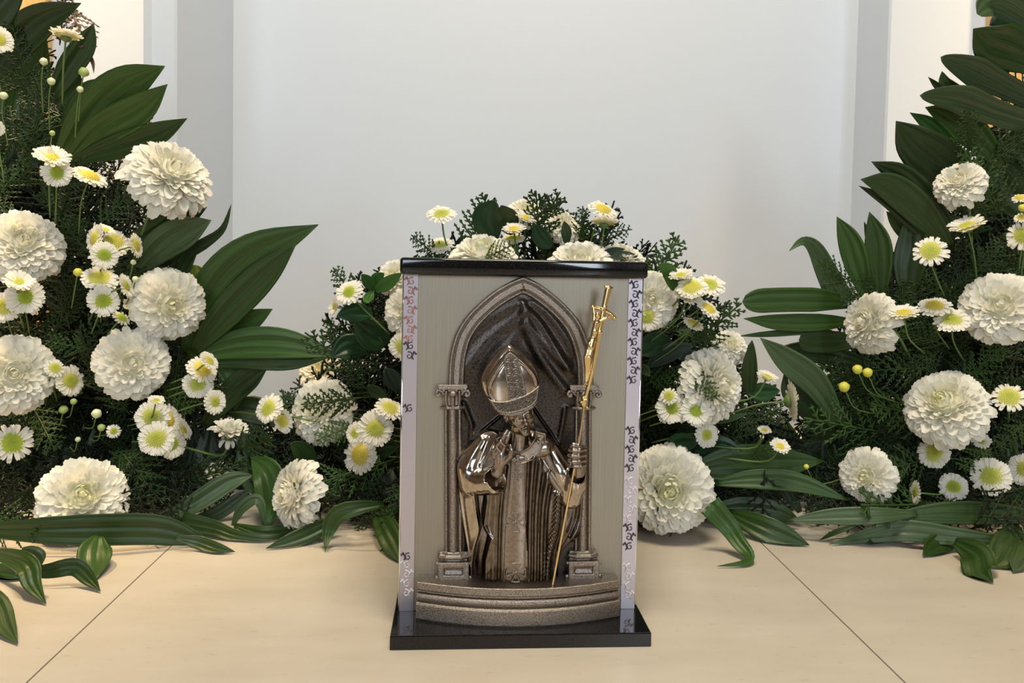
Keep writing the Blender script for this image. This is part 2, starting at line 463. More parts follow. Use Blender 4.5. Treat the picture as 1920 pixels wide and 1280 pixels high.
DEP = 0.20
T0 = 0.0155
add_box('base_slab', -0.1400, 0.1400, -0.061, DEP + 0.03, 0.0, T0, M_GRANITE, shrine, 0.0012)
add_box('top_slab', -0.1380, 0.1380, -0.012, DEP + 0.012, 0.396, 0.4145, M_GRANITE, shrine, 0.0035, True)
add_box('body', -BHW, BHW, 0.0, DEP, T0, 0.396, M_STEEL, shrine, 0.0008)
for sgn in (-1, 1):
    x0 = -BHW - 0.0004 if sgn < 0 else BHW - 0.0158
    st = add_box('etched_strip', x0, x0 + 0.0162, -0.0014, 0.001, T0, 0.396, M_STRIP, shrine, 0.0003)
    tag(st, 'polished edge strip etched with leafy scrolls')
    V, F = tube_vf([(sgn * (BHW + 0.0006), -0.0004, T0), (sgn * (BHW + 0.0006), -0.0004, 0.396)], 0.0012, 8)
    link('chrome_edge', mesh('chrome_edge', V, F, M_CHROME), shrine)
    # scrolls: little raised-line spirals and leaf dots along the strip
    cx = x0 + 0.0081
    spans = ([(0.322, 0.394, 2), (0.300, 0.322, 0), (0.236, 0.252, 0), (0.030, 0.075, 1), (0.075, 0.084, 0)] if sgn < 0 else
             [(0.278, 0.394, 0), (0.170, 0.228, 0), (0.120, 0.170, 1), (0.078, 0.116, 0), (0.022, 0.070, 1)])
    for z0, z1, pale in spans:  # runs, gaps and tones copy where reflections show the scrolls
        g = Bag(); z = z1 - 0.006; flip = 1; rr = random.Random(int(z0 * 1e4) + sgn)
        while z > z0:
            pts = []
            for q in range(17):
                t = q / 16; a = 1.2 + flip * 0 + t * 7.2; r = 0.0046 * (1 - 0.82 * t)
                pts.append((cx + flip * (0.0008 + r * math.cos(a)), -0.0016, z + r * math.sin(a)))
            g.add(*tube_vf(pts, np.linspace(0.0008, 0.0005, 17), 4))
            pts = [(cx - flip * 0.0046, -0.0016, z + 0.004), (cx - flip * 0.002, -0.0016, z - 0.001), (cx - flip * 0.0045, -0.0016, z - 0.0045)]
            g.add(*tube_vf(catmull(pts, 7), [0.0004, .0009, .0012, .0012, .0010, .0007, .0003], 4))
            for q in range(3):
                p = (cx - flip * (0.0035 + 0.0012 * q), z + 0.0035 - 0.0012 * q)
                g.add(*tube_vf([(p[0], -0.0016, p[1]), (p[0] - flip * .0009, -0.0016, p[1] + .0009), (p[0] - flip * .0016, -0.0016, p[1] + .0022)], [.0004, .0009, .0003], 4))
            z -= 0.0108; flip = -flip
        link('scrollwork', g.mesh('scrollwork', (M_ETCH, M_ETCHPALE, M_ETCHPINK)[pale]), st)

# plinth: three curved steps
PROF = [(0.000, 0.0572), (0.0005, 0.0577), (0.0012, 0.0572), (0.0014, 0.0500), (0.0008, 0.0485), (-0.0018, 0.0480), (-0.0018, 0.0460),
        (0.0002, 0.0450), (0.0016, 0.0432), (0.0020, 0.0410), (0.0016, 0.0385), (0.0004, 0.0368), (-0.0004, 0.0360), (0.0022, 0.0345), (0.0032, 0.0330), (0.0034, 0.0180), (0.0026, T0)]
def arc_xy(t):
    x = -0.1135 + 0.2250 * t; return x, -(0.021 + 0.0225 * (1 - ((t - 0.5) / 0.5) ** 2))
def plinth_piece(name, prof, mat, parent, top=False):
    n = 60; V = []; F = []
    m = len(prof)
    P = np.array([arc_xy(t) for t in np.linspace(0, 1, n)]); T = np.gradient(P, axis=0); T /= np.linalg.norm(T, axis=1)[:, None]
    Nn = np.stack([T[:, 1], -T[:, 0]], 1)
    for i in range(n):
        for o, z in prof:
            V.append((P[i, 0] + Nn[i, 0] * o, P[i, 1] + Nn[i, 1] * o, z))
    for i in range(n - 1):
        for j in range(m - 1):
            F.append((i * m + j, i * m + j + 1, (i + 1) * m + j + 1, (i + 1) * m + j))
    b = len(V)
    for i in range(n):
        V += [(P[i, 0], -0.0003, prof[0][1]), (P[i, 0], -0.0003, prof[-1][1])]
    for i in range(n - 1):
        F.append((i * m, (i + 1) * m, b + 2 * i + 2, b + 2 * i))
        F.append((i * m + m - 1, b + 2 * i + 1, b + 2 * i + 3, (i + 1) * m + m - 1))
    F.append(tuple(range(m)) + (b + 1, b)); F.append(tuple((n - 1) * m + j for j in reversed(range(m))) + (b + 2 * n - 2, b + 2 * n - 1))
    return link(name, mesh(name, V, F, mat, False), parent)
pl = plinth_piece('plinth', PROF[:7], M_CAST, shrine)
plinth_piece('step', PROF[6:13], M_CAST, pl)
plinth_piece('step', PROF[12:], M_CAST, pl)

# niche with the hanging cloth
ARL = [(982, 521), (957, 532), (927, 550), (900, 572), (875, 598), (857, 627), (848, 655), (843, 685), (841, 726)]
ARR = [(982, 521), (1010, 533), (1040, 554), (1068, 579), (1090, 606), (1104, 636), (1112, 665), (1115, 690), (1116, 728)]
outer = np.vstack([catmull(ARL[::-1], 40), catmull(ARR, 40)[1:]])
niche_poly = np.vstack([[(845, 1092)], outer * 0.93 + np.array([980, 700]) * 0.07, [(1112, 1092)]])
def niche_h(X, Y, d):
    h = 3.0 + 0 * X
    c = np.exp(-((Y - 640) / 130.0) ** 2)
    for P, a, s in [([(984, 575), (1012, 606), (1040, 648), (1068, 690)], 9, 7), ([(984, 590), (1004, 622), (1040, 668), (1076, 706)], 9, 8), ([(984, 610), (1002, 648), (1028, 690), (1062, 735)], 9, 9),
                    ([(1000, 570), (1030, 592), (1060, 630), (1076, 660)], 6, 7),
                    ([(974, 570), (945, 586), (912, 604), (884, 628)], 5, 9), ([(977, 590), (952, 612), (915, 642), (878, 690)], 5, 11), ([(979, 616), (958, 648), (930, 684)], 4, 9)]:
        P2 = catmull(P, 14)
        dd = line_d(X, Y, P2)
        h = h + .8 * a * np.exp(-(dd / (s * 1.1)) ** 2)
    for P, a, s in [([(870, 760), (885, 800), (880, 900), (876, 1080)], 5, 5), ([(1062, 770), (1052, 830), (1050, 850)], 5, 5), ([(996, 760), (1030, 808), (1050, 838)], 7, 2.2), ([(938, 785), (905, 812), (880, 840)], 6, 2.2)]:
        h = h + bumpline(X, Y, P, a, s)
    return h
vol = Vol((838, 530, -4), (1122, 1098, 26), 1.1)
vol.hill(niche_poly, niche_h, -2)
nb = link('niche', vol.mesh('niche', M_DARK, conv), shrine); tag(nb, 'dark niche with hanging cloth folds')
# pointed arch moulding
prof = [(0, 0), (0, 9), (1.2, 12), (3.5, 13.5), (6, 12), (7.2, 8.5), (8.2, 7.5), (9.2, 11), (11, 13), (14, 12.2), (17, 12.2), (20, 12.6), (21.8, 11), (22.6, 7), (23.6, 6.5), (24.6, 8.5), (26.5, 10), (28.4, 9), (30, 5), (31, 2)]
T = np.gradient(outer, axis=0); T /= np.linalg.norm(T, axis=1)[:, None]
Nn = np.stack([-T[:, 1], T[:, 0]], 1)
n, m = len(outer), len(prof); V = []; F = []
for i in range(n):
    for o, w in prof:
        k = 1.0
        if abs(outer[i, 0] - 982) < 1: k = 1.12
        V.append((outer[i, 0] + Nn[i, 0] * o * k, outer[i, 1] + Nn[i, 1] * o * k, w + 2))
for i in range(n - 1):
    for j in range(m - 1): F.append((i * m + j, (i + 1) * m + j, (i + 1) * m + j + 1, i * m + j + 1))
link('arch', mesh('arch', conv(np.array(V)), [f[::-1] for f in F], M_CAST), shrine)
# columns
def shaft_mesh():
    sec = []
    for x in np.linspace(-16.5, 16.5, 45):
        w = 4 + 0 * x
        for c, r in ((-13.2, 3.2), (-0.5, 8.6), (12.6, 3.6)):
            if abs(x - c) < r: w = max(w, 7 + (10 if r > 5 else 4.5) * math.sqrt(1 - ((x - c) / r) ** 2))
        sec.append((x, w))
    sec = [(-16.5, -1)] + sec + [(16.5, -1)]
    ys = np.linspace(766, 1046, 12); V = [(x, y, w) for y in ys for x, w in sec]; m = len(sec)
    F = [(i * m + j, i * m + j + 1, (i + 1) * m + j + 1, (i + 1) * m + j) for i in range(len(ys) - 1) for j in range(m - 1)]
    return np.array(V, float), F
SV, SF = shaft_mesh()
capv = Vol((-42, 718, -4), (42, 776, 34), 0.8)
capv.hill([(-27, 723), (27, 723), (28, 728), (25, 732), (-25, 732), (-28, 728)], lambda X, Y, d: 24 - 0.06 * (X / 5) ** 2 + 0 * X, -1, 1.0)
capv.chain([(-21, 735, 14), (21, 735, 14)], 5, 1)
for s in (-1, 1):
    for q in range(14):
        a0, a1 = q * 0.5, (q + 1) * 0.5
        r0, r1 = 8.5 * (1 - q / 16), 8.5 * (1 - (q + 1) / 16)
        capv.cone((s * (26 - r0 * math.cos(a0)), 741 - r0 * math.sin(a0), 17), (s * (26 - r1 * math.cos(a1)), 741 - r1 * math.sin(a1), 18), 2.6, 2.6, 0.6)
    capv.chain([(s * 12, 736, 20), (s * 13, 750, 17), (s * 11, 764, 14)], [3, 3, 2.5], 1)
capv.ell((0, 740, 23), (7.5, 5.5, 5), 1)
capv.chain([(0, 744, 19), (0, 764, 16)], [5, 4], 1)
capv.hill([(-16, 734), (16, 734), (15, 764), (-15, 764)], lambda X, Y, d: 12 + 0 * X, -1, 1)
capv.chain([(-20, 767, 10), (-10, 767, 16), (0, 767, 18), (10, 767, 16), (20, 767, 10)], 3.4, 1)
basv = Vol((-46, 1034, -4), (46, 1098, 40), 0.8)
for y, r, x, w in ((1042, 3.2, 20, 14), (1049, 4.6, 25, 15), (1056, 3.0, 22, 13)):
    basv.chain([(-x, y, w * 0.6), (-x * .5, y, w), (x * .5, y, w), (x, y, w * 0.6)], r, 1)
basv.hill([(-29, 1056), (29, 1056), (29, 1089), (-29, 1089)], lambda X, Y, d: 22 + 2.5 * np.clip((14 - d) / 6, -1, 1) - 4 * ((np.abs(X) < 17) & (np.abs(Y - 1073) < 7)), -1, 1)
basv.chain([(-31, 1060, 18), (31, 1060, 18)], 3.5, 1)
basv.chain([(-32, 1086, 17), (32, 1086, 17)], 3.8, 1)
basv.hill([(-26, 1040), (26, 1040), (26, 1060), (-26, 1060)], lambda X, Y, d: 11 + 0 * X, -1, 1)
for cx in (850, 1097):
    def cva(V, cx=cx): V = np.array(V, float); V[:, 0] += cx; return conv(V)
    c = link('column', mesh('column', cva(SV), [f[::-1] for f in SF], M_CAST), shrine)
    link('capital', capv.mesh('capital', M_CAST, cva), c)
    link('column_base', basv.mesh('column_base', M_CAST, cva), c)

# ------------------------------------------------------------------ the bishop of the relief
def nrm(v): v = np.array(v, float); return v / np.linalg.norm(v)
HC = np.array([970.5, 767.0, 47.0])
e_d = nrm((0.18, 0.97, -0.10)); e_f = np.array((0.27, 0.12, 0.95)); e_f = nrm(e_f - e_d * (e_f @ e_d)); e_r = np.cross(e_d, e_f)
if e_r[0] < 0: e_r = -e_r
def hp(a, b_, c): return HC + e_r * a + e_d * b_ + e_f * c
HF = (e_r, e_d, e_f)
body = Vol((888, 735, 2), (1108, 1000, 90), 0.72)
body.ell(HC, (24.5, 36, 27), 1, frame=HF)
body.ell(hp(0, 14, 8), (20, 27, 19), 4, frame=HF)          # lower face
body.ell(hp(0, 37, 17), (8.5, 7, 8), 5, frame=HF)          # chin
for s in (-1, 1):
    body.ell(hp(s * 13.5, 13, 17), (7.5, 8, 7), 4, frame=HF)      # cheek
    body.ell(hp(s * 17, 27, 9), (6, 8, 8), 5, frame=HF)           # jowl
    body.ell(hp(s * 10, 5.5, 27.5), (6.6, 4.6, 5), 2, 'sub', HF)  # socket
    body.ell(hp(s * 10, 6.0, 21.5), (5.4, 3.4, 4), 0.6, frame=HF) # eyeball
    body.chain([hp(s * 5, 3.2, 25.5), hp(s * 10, 2.0, 25.2), hp(s * 15.5, 4.2, 21.5)], [1.4, 1.7, 1.2], 0.8)  # lid
    body.chain([hp(s * 5.5, 9.2, 24.5), hp(s * 10, 10.0, 24.3), hp(s * 15, 8.4, 21.5)], [1.0, 1.2, .8], 0.8)
    body.chain([hp(s * 3.5, -1.0, 27), hp(s * 10, -3.4, 26.0), hp(s * 17, -0.5, 20.5)], [2.6, 2.9, 1.8], 2)   # brow
    body.chain([hp(s * 5.5, 15.5, 27), hp(s * 11.5, 24, 22)], [1.2, 1.0], 2, 'sub')   # nose-lip fold
    body.ell(hp(s * 25, 7, -2), (4, 10, 6.5), 1.5, frame=HF)      # ear
    body.ell(hp(s * 27, 5, 0.5), (2.5, 5, 3.2), 1, 'sub', HF)
body.chain([hp(0, -1, 26), hp(0, 8, 30.5), hp(0, 15.5, 34)], [2.6, 3.0, 4.2], 2)       # nose
for s in (-1, 1): body.ell(hp(s * 4.4, 16.6, 30), (3.0, 2.8, 3.4), 1.5, frame=HF)
body.chain([hp(-7.5, 25.2, 24.5), hp(0, 23.6, 28.4), hp(7.5, 25.2, 24.5)], [1.2, 2.1, 1.2], 1.2)
body.chain([hp(-6.5, 28.6, 24.0), hp(0, 29.4, 27.4), hp(6.5, 28.6, 24.0)], [1.3, 2.3, 1.3], 1.2)
body.chain([hp(-8, 26.8, 26), hp(0, 26.3, 30), hp(8, 26.8, 26)], 0.9, 0.6, 'sub')
body.chain([(972, 792, 36), (970, 842, 28)], [17, 21], 5)                              # neck
body.chain([(935, 850, 20), (968, 846, 22), (1020, 840, 20)], [20, 24, 20], 8)          # shoulders under the robe
body.chain([(968, 846, 18), (966, 960, 18)], [22, 20], 8)
# raised blessing hand
body.chain([(968, 870, 20), (900, 890, 30), (918, 896, 44), (930, 878, 55), (935, 862, 59)], [14, 12, 12, 11, 10.5], 4)
body.ell((936, 849, 61), (12, 19, 9.5), 4)
body.chain([(941, 836, 63), (945, 821, 67), (950, 808, 68), (953, 801, 67)], [5.0, 4.6, 4.2, 3.4], 1.2)
body.chain([(934, 834, 66), (937, 817, 71), (943, 804, 72), (948, 797, 71)], [5.1, 4.7, 4.2, 3.4], 1.0)
body.chain([(929, 839, 67), (929, 824, 73), (936, 816, 78), (943, 823, 78)], [4.9, 4.5, 4.1, 3.5], 0.8)
body.chain([(925, 847, 66), (924, 834, 71), (929, 828, 76), (935, 834, 77)], [4.3, 3.9, 3.6, 3.1], 0.8)
body.chain([(944, 856, 64), (953, 845, 70), (956, 833, 73), (954, 825, 73)], [5.6, 5.0, 4.5, 3.6], 1.5)
# hand on the staff
body.chain([(1010, 855, 20), (1058, 925, 28), (1074, 905, 36), (1083, 882, 44), (1082, 864, 48)], [14, 13, 12, 11, 11], 4)
body.ell((1083, 848, 47), (12.5, 20, 9), 4)
for y, dx, r in ((834.5, 0, 5.2), (844.5, -1.5, 5.5), (854.5, -0.5, 5.3), (863.5, 2.0, 4.7)):
    body.chain([(1092, y - 1, 51), (1091, y - 1, 60), (1081 + dx, y, 66), (1070 + dx, y + 1, 63), (1066 + dx, y + 1.5, 55)], [r, r, r, r * .95, r * .8], 0.7)
body.chain([(1083, 838, 48), (1070, 829, 53), (1070, 826, 61), (1079, 826, 66)], [5.5, 5.4, 5.0, 4.0], 1.5)
bishop = link('bishop_figure', body.mesh('bishop_figure', M_SKIN, conv), shrine)
tag(bishop, 'silver bishop raising one hand and holding a staff')

GOWN = smooth_poly([(946, 812), (924, 808), (898, 815), (876, 838), (861, 858), (857, 882), (858, 925), (866, 981), (874, 1030), (880, 1070), (884, 1097), (905, 1101), (960, 1105), (1005, 1107), (1046, 1099), (1050, 1062), (1060, 1034), (1084, 1018), (1094, 995), (1100, 942), (1097, 890), (1086, 872), (1062, 852), (1049, 834), (1036, 820), (1018, 810), (996, 806), (970, 818)], 160)
W1y = [800, 900, 920, 960, 990, 1025, 1060, 1100]; W1x = [889, 889, 892, 896, 900, 891, 886, 884]
W2y = [800, 935, 980, 1005, 1050, 1100]; W2x = [908, 911, 905, 918, 908, 907]
def gown_h(X, Y, d):
    d = np.maximum(d, 0)
    h = 6 + 30 * (1 - np.exp(-d / 15)) + 8 * np.exp(-((X - 966) / 42) ** 2)
    h = h + 4 * np.clip((Y - 900) / 200, 0, 1)
    a = np.interp(Y, W1y, W1x); b_ = np.interp(Y, W2y, W2x)
    sm = lambda t: 1 / (1 + np.exp(-t * 1.6))
    mask = sm(X - a - 1) * sm(b_ - X - 1) * sm((Y - 915) / 4)
    h = h - 20 * mask * np.clip(d / 10, 0, 1)
    h = h + 4.5 * np.exp(-((X - a + 4) / 5) ** 2) * sm((Y - 905) / 6) + 4 * np.exp(-((X - b_ - 3) / 4) ** 2) * sm((Y - 915) / 4)
    L = lambda P, am, s: bumpline(X, Y, catmull(P, 12), am, s)
    h = h + L([(999, 852), (993, 950), (991, 1100)], 5, 4) + L([(1013, 865), (1004, 960), (1002, 1104)], 5, 4.5) + L([(1028, 880), (1016, 960), (1013, 1104)], 6, 4.5)
    h = h - L([(1006, 858), (998, 950), (996.5, 1104)], 3.5, 2.6) - L([(1021, 872), (1010, 960), (1007.5, 1104)], 3.5, 2.6) - L([(1036, 890), (1024, 960), (1019, 1104)], 6, 3)
    h = h + L([(1046, 925), (1040, 985), (1027, 1045), (1024, 1102)], 9, 7)
    h = h + 1.6 * np.exp(-(line_d(X, Y, catmull([(1046, 925), (1040, 985), (1027, 1045), (1024, 1102)], 12)) / 7) ** 2) * np.sin(X * 1.1) * np.sin(Y * .75)
    h = h - L([(1056, 925), (1053, 985), (1040, 1045), (1040, 1100)], 8, 3.5)
    h = h + L([(1094, 900), (1092, 950), (1088, 985), (1070, 1012), (1054, 1034)], 7, 4) + L([(1078, 925), (1076, 965), (1062, 1005), (1050, 1028)], 5, 4) - L([(1086, 915), (1084, 965), (1068, 1005)], 5, 3)
    h = h + L([(940, 830), (930, 900), (925, 1000), (922, 1100)], 4, 5) - L([(948, 870), (938, 960), (934, 1100)], 4, 3) - L([(990, 862), (986, 960), (986, 1100)], 3, 2.5)
    h = h + L([(902, 822), (885, 850), (872, 880)], 4, 6) - L([(918, 822), (900, 855), (890, 880)], 4, 4) + L([(1016, 822), (1030, 850), (1042, 880)], 4, 6) - L([(1008, 836), (1020, 862), (1030, 890)], 3, 4)
    h = h - L([(872, 890), (868, 930), (876, 1000), (884, 1060)], 2, 3)
    return h
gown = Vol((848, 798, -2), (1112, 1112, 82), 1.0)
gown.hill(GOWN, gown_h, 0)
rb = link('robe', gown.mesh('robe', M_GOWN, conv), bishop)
# cape: the front panel falling from the raised arm, with its wide sleeve
cape = Vol((846, 798, 0), (966, 1108, 82), 0.9)
PANEL = np.vstack([catmull([(938, 812), (922, 807), (898, 814), (876, 837), (860, 858), (856, 882), (857, 925), (865, 981), (873, 1030), (879, 1070), (883, 1098)], 40), catmull([(886, 1098), (887, 1060), (892, 1025), (901, 990), (897, 960), (893, 920), (900, 890), (920, 850)], 30)])
cape.hill(PANEL, lambda X, Y, d: gown_h(X, Y, -poly_sd(X, Y, GOWN)) * (1 - .35 * np.exp(-np.maximum(d, 0) / 3)) + 2.5 + 3.5 * np.exp(-((d - 4) / 2.5) ** 2), 2)
cape.chain([(896, 848, 14), (880, 880, 20), (884, 908, 26)], [16, 19, 21], 12)
cape.chain([(880, 893, 26), (903, 901, 38), (924, 896, 50)], [17, 22, 25], 7)
cape.cone((922, 893, 54), (952, 882, 72), 19.5, 27, 1.0, 'sub')
cape.cone((914, 897, 46), (930, 890, 58), 12, 20, 1.0, 'sub')
link('cape', cape.mesh('cape', M_POL, conv), bishop)  # brighter silver than the robe, standing in for the light it reflects
# sleeve at the staff hand
slv = Vol((1008, 814, 0), (1114, 968, 82), 0.9)
slv.chain([(1032, 846, 14), (1056, 888, 22), (1068, 926, 26)], [17, 19, 20], 12)
slv.chain([(1070, 932, 30), (1078, 905, 40), (1079, 885, 44)], [21, 19, 17], 6)
slv.cone((1079, 893, 47), (1081, 860, 54), 13.5, 20, 1.0, 'sub')
slv.cone((1077, 912, 42), (1079, 893, 47), 8, 13.5, 1.0, 'sub')
link('sleeve', slv.mesh('sleeve', M_POL, conv), bishop)

# pallium: collar ring and hanging band, crosses raised on it
pal = Vol((918, 800, 20), (1030, 1112, 82), 0.9)
def gown_top(X, Y): return gown_h(X, Y, -poly_sd(X, Y, GOWN))
pal.hill([(957, 850), (983, 850), (983, 900), (986, 990), (990, 1103), (941, 1103), (946, 990), (954, 900)], lambda X, Y, d: gown_top(X, Y) + 3.0 + 1.6 * np.exp(-((d - 2) / 1.6) ** 2), 24)
COLLAR = np.vstack([catmull([(928, 816), (935, 836), (950, 853), (969, 863), (991, 859), (1009, 844), (1020, 824), (1022, 808)], 40), catmull([(1002, 802), (999, 817), (988, 832), (971, 839), (957, 834), (949, 821), (945, 810)], 40)])
pal.hill(COLLAR, lambda X, Y, d: np.maximum(gown_top(X, Y), 40) + 7.0 + 2.0 * np.exp(-((d - 2) / 1.6) ** 2) + 5 * np.exp(-((X - 972) / 30) ** 2), 24)
pal.chain([(958, 853, 62), (972, 856, 64), (984, 852, 63)], 2.0, 1)
link('pallium', pal.mesh('pallium', M_SKIN, conv), bishop)  # darker metal again, the dim reflection put into the colour
def cross_mesh(cx, cy, w, r):
    g = Vol((cx - r * 1.5, cy - r * 1.5, w - 6), (cx + r * 1.5, cy + r * 1.5, w + 8), 0.6)
    for q in range(4):
        a = math.pi / 2 * q + 0.05
        for sg in (-1, 1):
            a2 = a + sg * 0.42
            g.chain([(cx + 2.0 * math.cos(a), cy + 2.0 * math.sin(a), w), (cx + r * math.cos(a2), cy + r * math.sin(a2), w)], [1.0, 1.5], 0.4)
        g.chain([(cx + r * math.cos(a + x), cy + r * math.sin(a + x), w) for x in (-.42, 0, .42)], 1.4, 0.4)
    g.ell((cx, cy, w), (2.8, 2.8, 2.4), 0.4)
    return g
for cx, cy, r, w in ((968, 852, 7.5, 66.5), (967, 886, 10, 0), (965, 972, 18, 0), (966, 1066, 18, 0), (1010, 822, 5.5, 53.5)):
    if w == 0: w = float(gown_top(np.array([[float(cx)]]), np.array([[float(cy)]]))[0, 0]) + 3.4
    link('cross_emblem', cross_mesh(cx, cy, w, r).mesh('cross_emblem', M_CAST, conv), bishop)

# mitre
FRONT = np.vstack([catmull([(953, 654), (936, 672), (922, 692), (913, 709), (911, 724), (917, 743), (928, 757)], 30), catmull([(934, 764), (952, 767), (975, 762), (994, 752)], 16), catmull([(1000, 742), (1005, 726), (1006, 712), (1001, 696), (988, 680), (970, 664), (953, 654)], 30)[:-1]])
BACK = np.vstack([catmull([(952, 645), (944, 650), (931, 661), (914, 683), (904, 702), (902, 718), (908, 736), (922, 754)], 30), catmull([(935, 762), (960, 760), (995, 748)], 10), catmull([(1004, 736), (1009, 718), (1009, 703), (1001, 685), (984, 666), (966, 652), (959, 647), (952, 645)], 30)[:-1]])
def mit_h(X, Y):
    q = np.clip(1 - ((X - 957) / 66) ** 2 - ((Y - 722) / 104) ** 2, 0.0, 1)
    return 44 + 38 * np.sqrt(q)
mit = Vol((896, 634, 18), (1018, 774, 96), 0.8)
mit.hill(BACK, lambda X, Y, d: mit_h(X, Y) - 19 - 6 * np.exp(-np.maximum(d, 0) / 3), 22)
mit.hill(FRONT, lambda X, Y, d: mit_h(X, Y) - 5 * np.exp(-np.maximum(d, 0) / 2) + 2.2 * np.exp(-((d - 4.0) / 1.7) ** 2) - 1.5 * np.exp(-((d - 7.5) / 1.4) ** 2), 28)
link_m = link('mitre', mit.mesh('mitre', M_POL, conv), bishop)
def filigree(X, Y, sx, sy):
    u = (X % sx) - sx / 2; v = (Y % sy) - sy / 2
    r = np.sqrt(u * u + v * v); th = np.arctan2(v, u)
    return np.cos(r * 1.5 + th)
band = Vol((900, 640, 30), (1016, 774, 98), 0.7)
band.hill([(944, 662), (953, 655), (967, 664), (973, 685), (979, 710), (983, 734), (950, 742), (947, 715), (943, 690), (941, 670)],
          lambda X, Y, d: mit_h(X, Y) + 2.2 + 1.5 * np.exp(-((d - 1.6) / 1.2) ** 2) + np.where(d > 3.5, 1.6 * filigree(X - 0.1 * Y, Y, 12, 12), 0), 40)
HB = np.vstack([catmull([(913, 739), (926, 743), (940, 743), (958, 739), (985, 729), (1007, 715)], 30), catmull([(1003, 741), (994, 751), (975, 760), (952, 765), (933, 763), (922, 752)], 30)])
band.hill(HB, lambda X, Y, d: mit_h(X, Y) + 2.6 + 2.0 * np.exp(-((d - 1.7) / 1.3) ** 2) + np.where(d > 3.5, 1.6 * filigree(X, Y + .3 * X, 11, 10), 0), 36)
band.chain([(926, 757, 70), (938, 766, 76), (954, 768, 79), (976, 763, 78), (994, 754, 73), (1002, 746, 66)], 2.6, 1)
tag(link('mitre_band', band.mesh('mitre_band', M_CAST, conv), bishop), 'filigree bands crossing the mitre')

# gilded staff with crucifix
rod = empty('processional_staff'); rod.parent = shrine; tag(rod, 'gilded staff topped by a crucifix')
pts = np.array([(1029, 1103, 63), (1052, 978, 62), (1076, 849, 60), (1084, 800, 58), (1092, 745, 54)], float)
V, F = tube_vf(conv(catmull(pts, 24)), 0.00125, 10)
link('rod', mesh('rod', V, F, M_GOLD), rod)
cz = Vol((1072, 526, 30), (1160, 768, 80), 0.7)
cz.chain([(1136, 540, 50), (1128, 575, 52), (1119, 620, 54), (1106, 690, 54), (1095, 735, 53), (1091, 748, 53)], [6.5, 5.5, 5.5, 4.6, 3.8, 3.5], 1)
cz.chain([(1131, 537, 52), (1142, 540, 50)], 3.2, 1)
cz.chain([(1106, 574, 56), (1118, 577, 55), (1130, 580, 53), (1140, 587, 52), (1147, 594, 52)], [3.6, 3.4, 3.6, 3.8, 4.2], 1)
for q in range(8):
    a = q * 0.8; cz.cone((1090 + 6.5 * math.cos(a), 741 + q * 2.2, 55 + 5 * math.sin(a)), (1090 + 6.5 * math.cos(a + .8), 743 + q * 2.2, 55 + 5 * math.sin(a + .8)), 2.6, 2.6, 1)
cz.ell((1090, 748, 54), (6, 10, 6), 1)
link('crucifix', cz.mesh('crucifix', M_GOLD, conv), rod)
cp = Vol((1076, 560, 36), (1156, 722, 88), 0.7)
cp.ell((1113, 588, 66), (4.6, 5.6, 5.2), 1)
cp.chain([(1113, 592, 65), (1112, 600, 63)], [2.6, 3.2], 1)
cp.chain([(1112, 602, 63), (1108, 618, 64), (1104, 634, 64)], [6.2, 5.4, 5.2], 2)
cp.chain([(1107, 600, 63), (1108, 588, 61), (1107, 576, 59)], [2.8, 2.4, 1.9], 1)
cp.chain([(1118, 600, 62), (1130, 594, 60), (1144, 591, 57)], [2.8, 2.4, 1.9], 1)
for s in (-1, 1):
    cp.chain([(1104 + s * 2.6, 636, 64), (1094 + s * 3, 664, 72), (1096 + s * 2, 690, 63), (1094 + s, 708, 61)], [4.4, 3.8, 3.0, 2.2], 1.2)
    cp.chain([(1094 + s, 708, 61), (1092 + s * 2, 714, 65)], [2.2, 1.6], 0.8)
cp.chain([(1104, 633, 64), (1100, 646, 66)], [6.8, 7.2], 1.5)
cp.chain([(1098, 640, 70), (1093, 655, 70)], [3, 2], 1)
link('crucifix_figure', cp.mesh('crucifix_figure', M_GOLD, conv), rod)

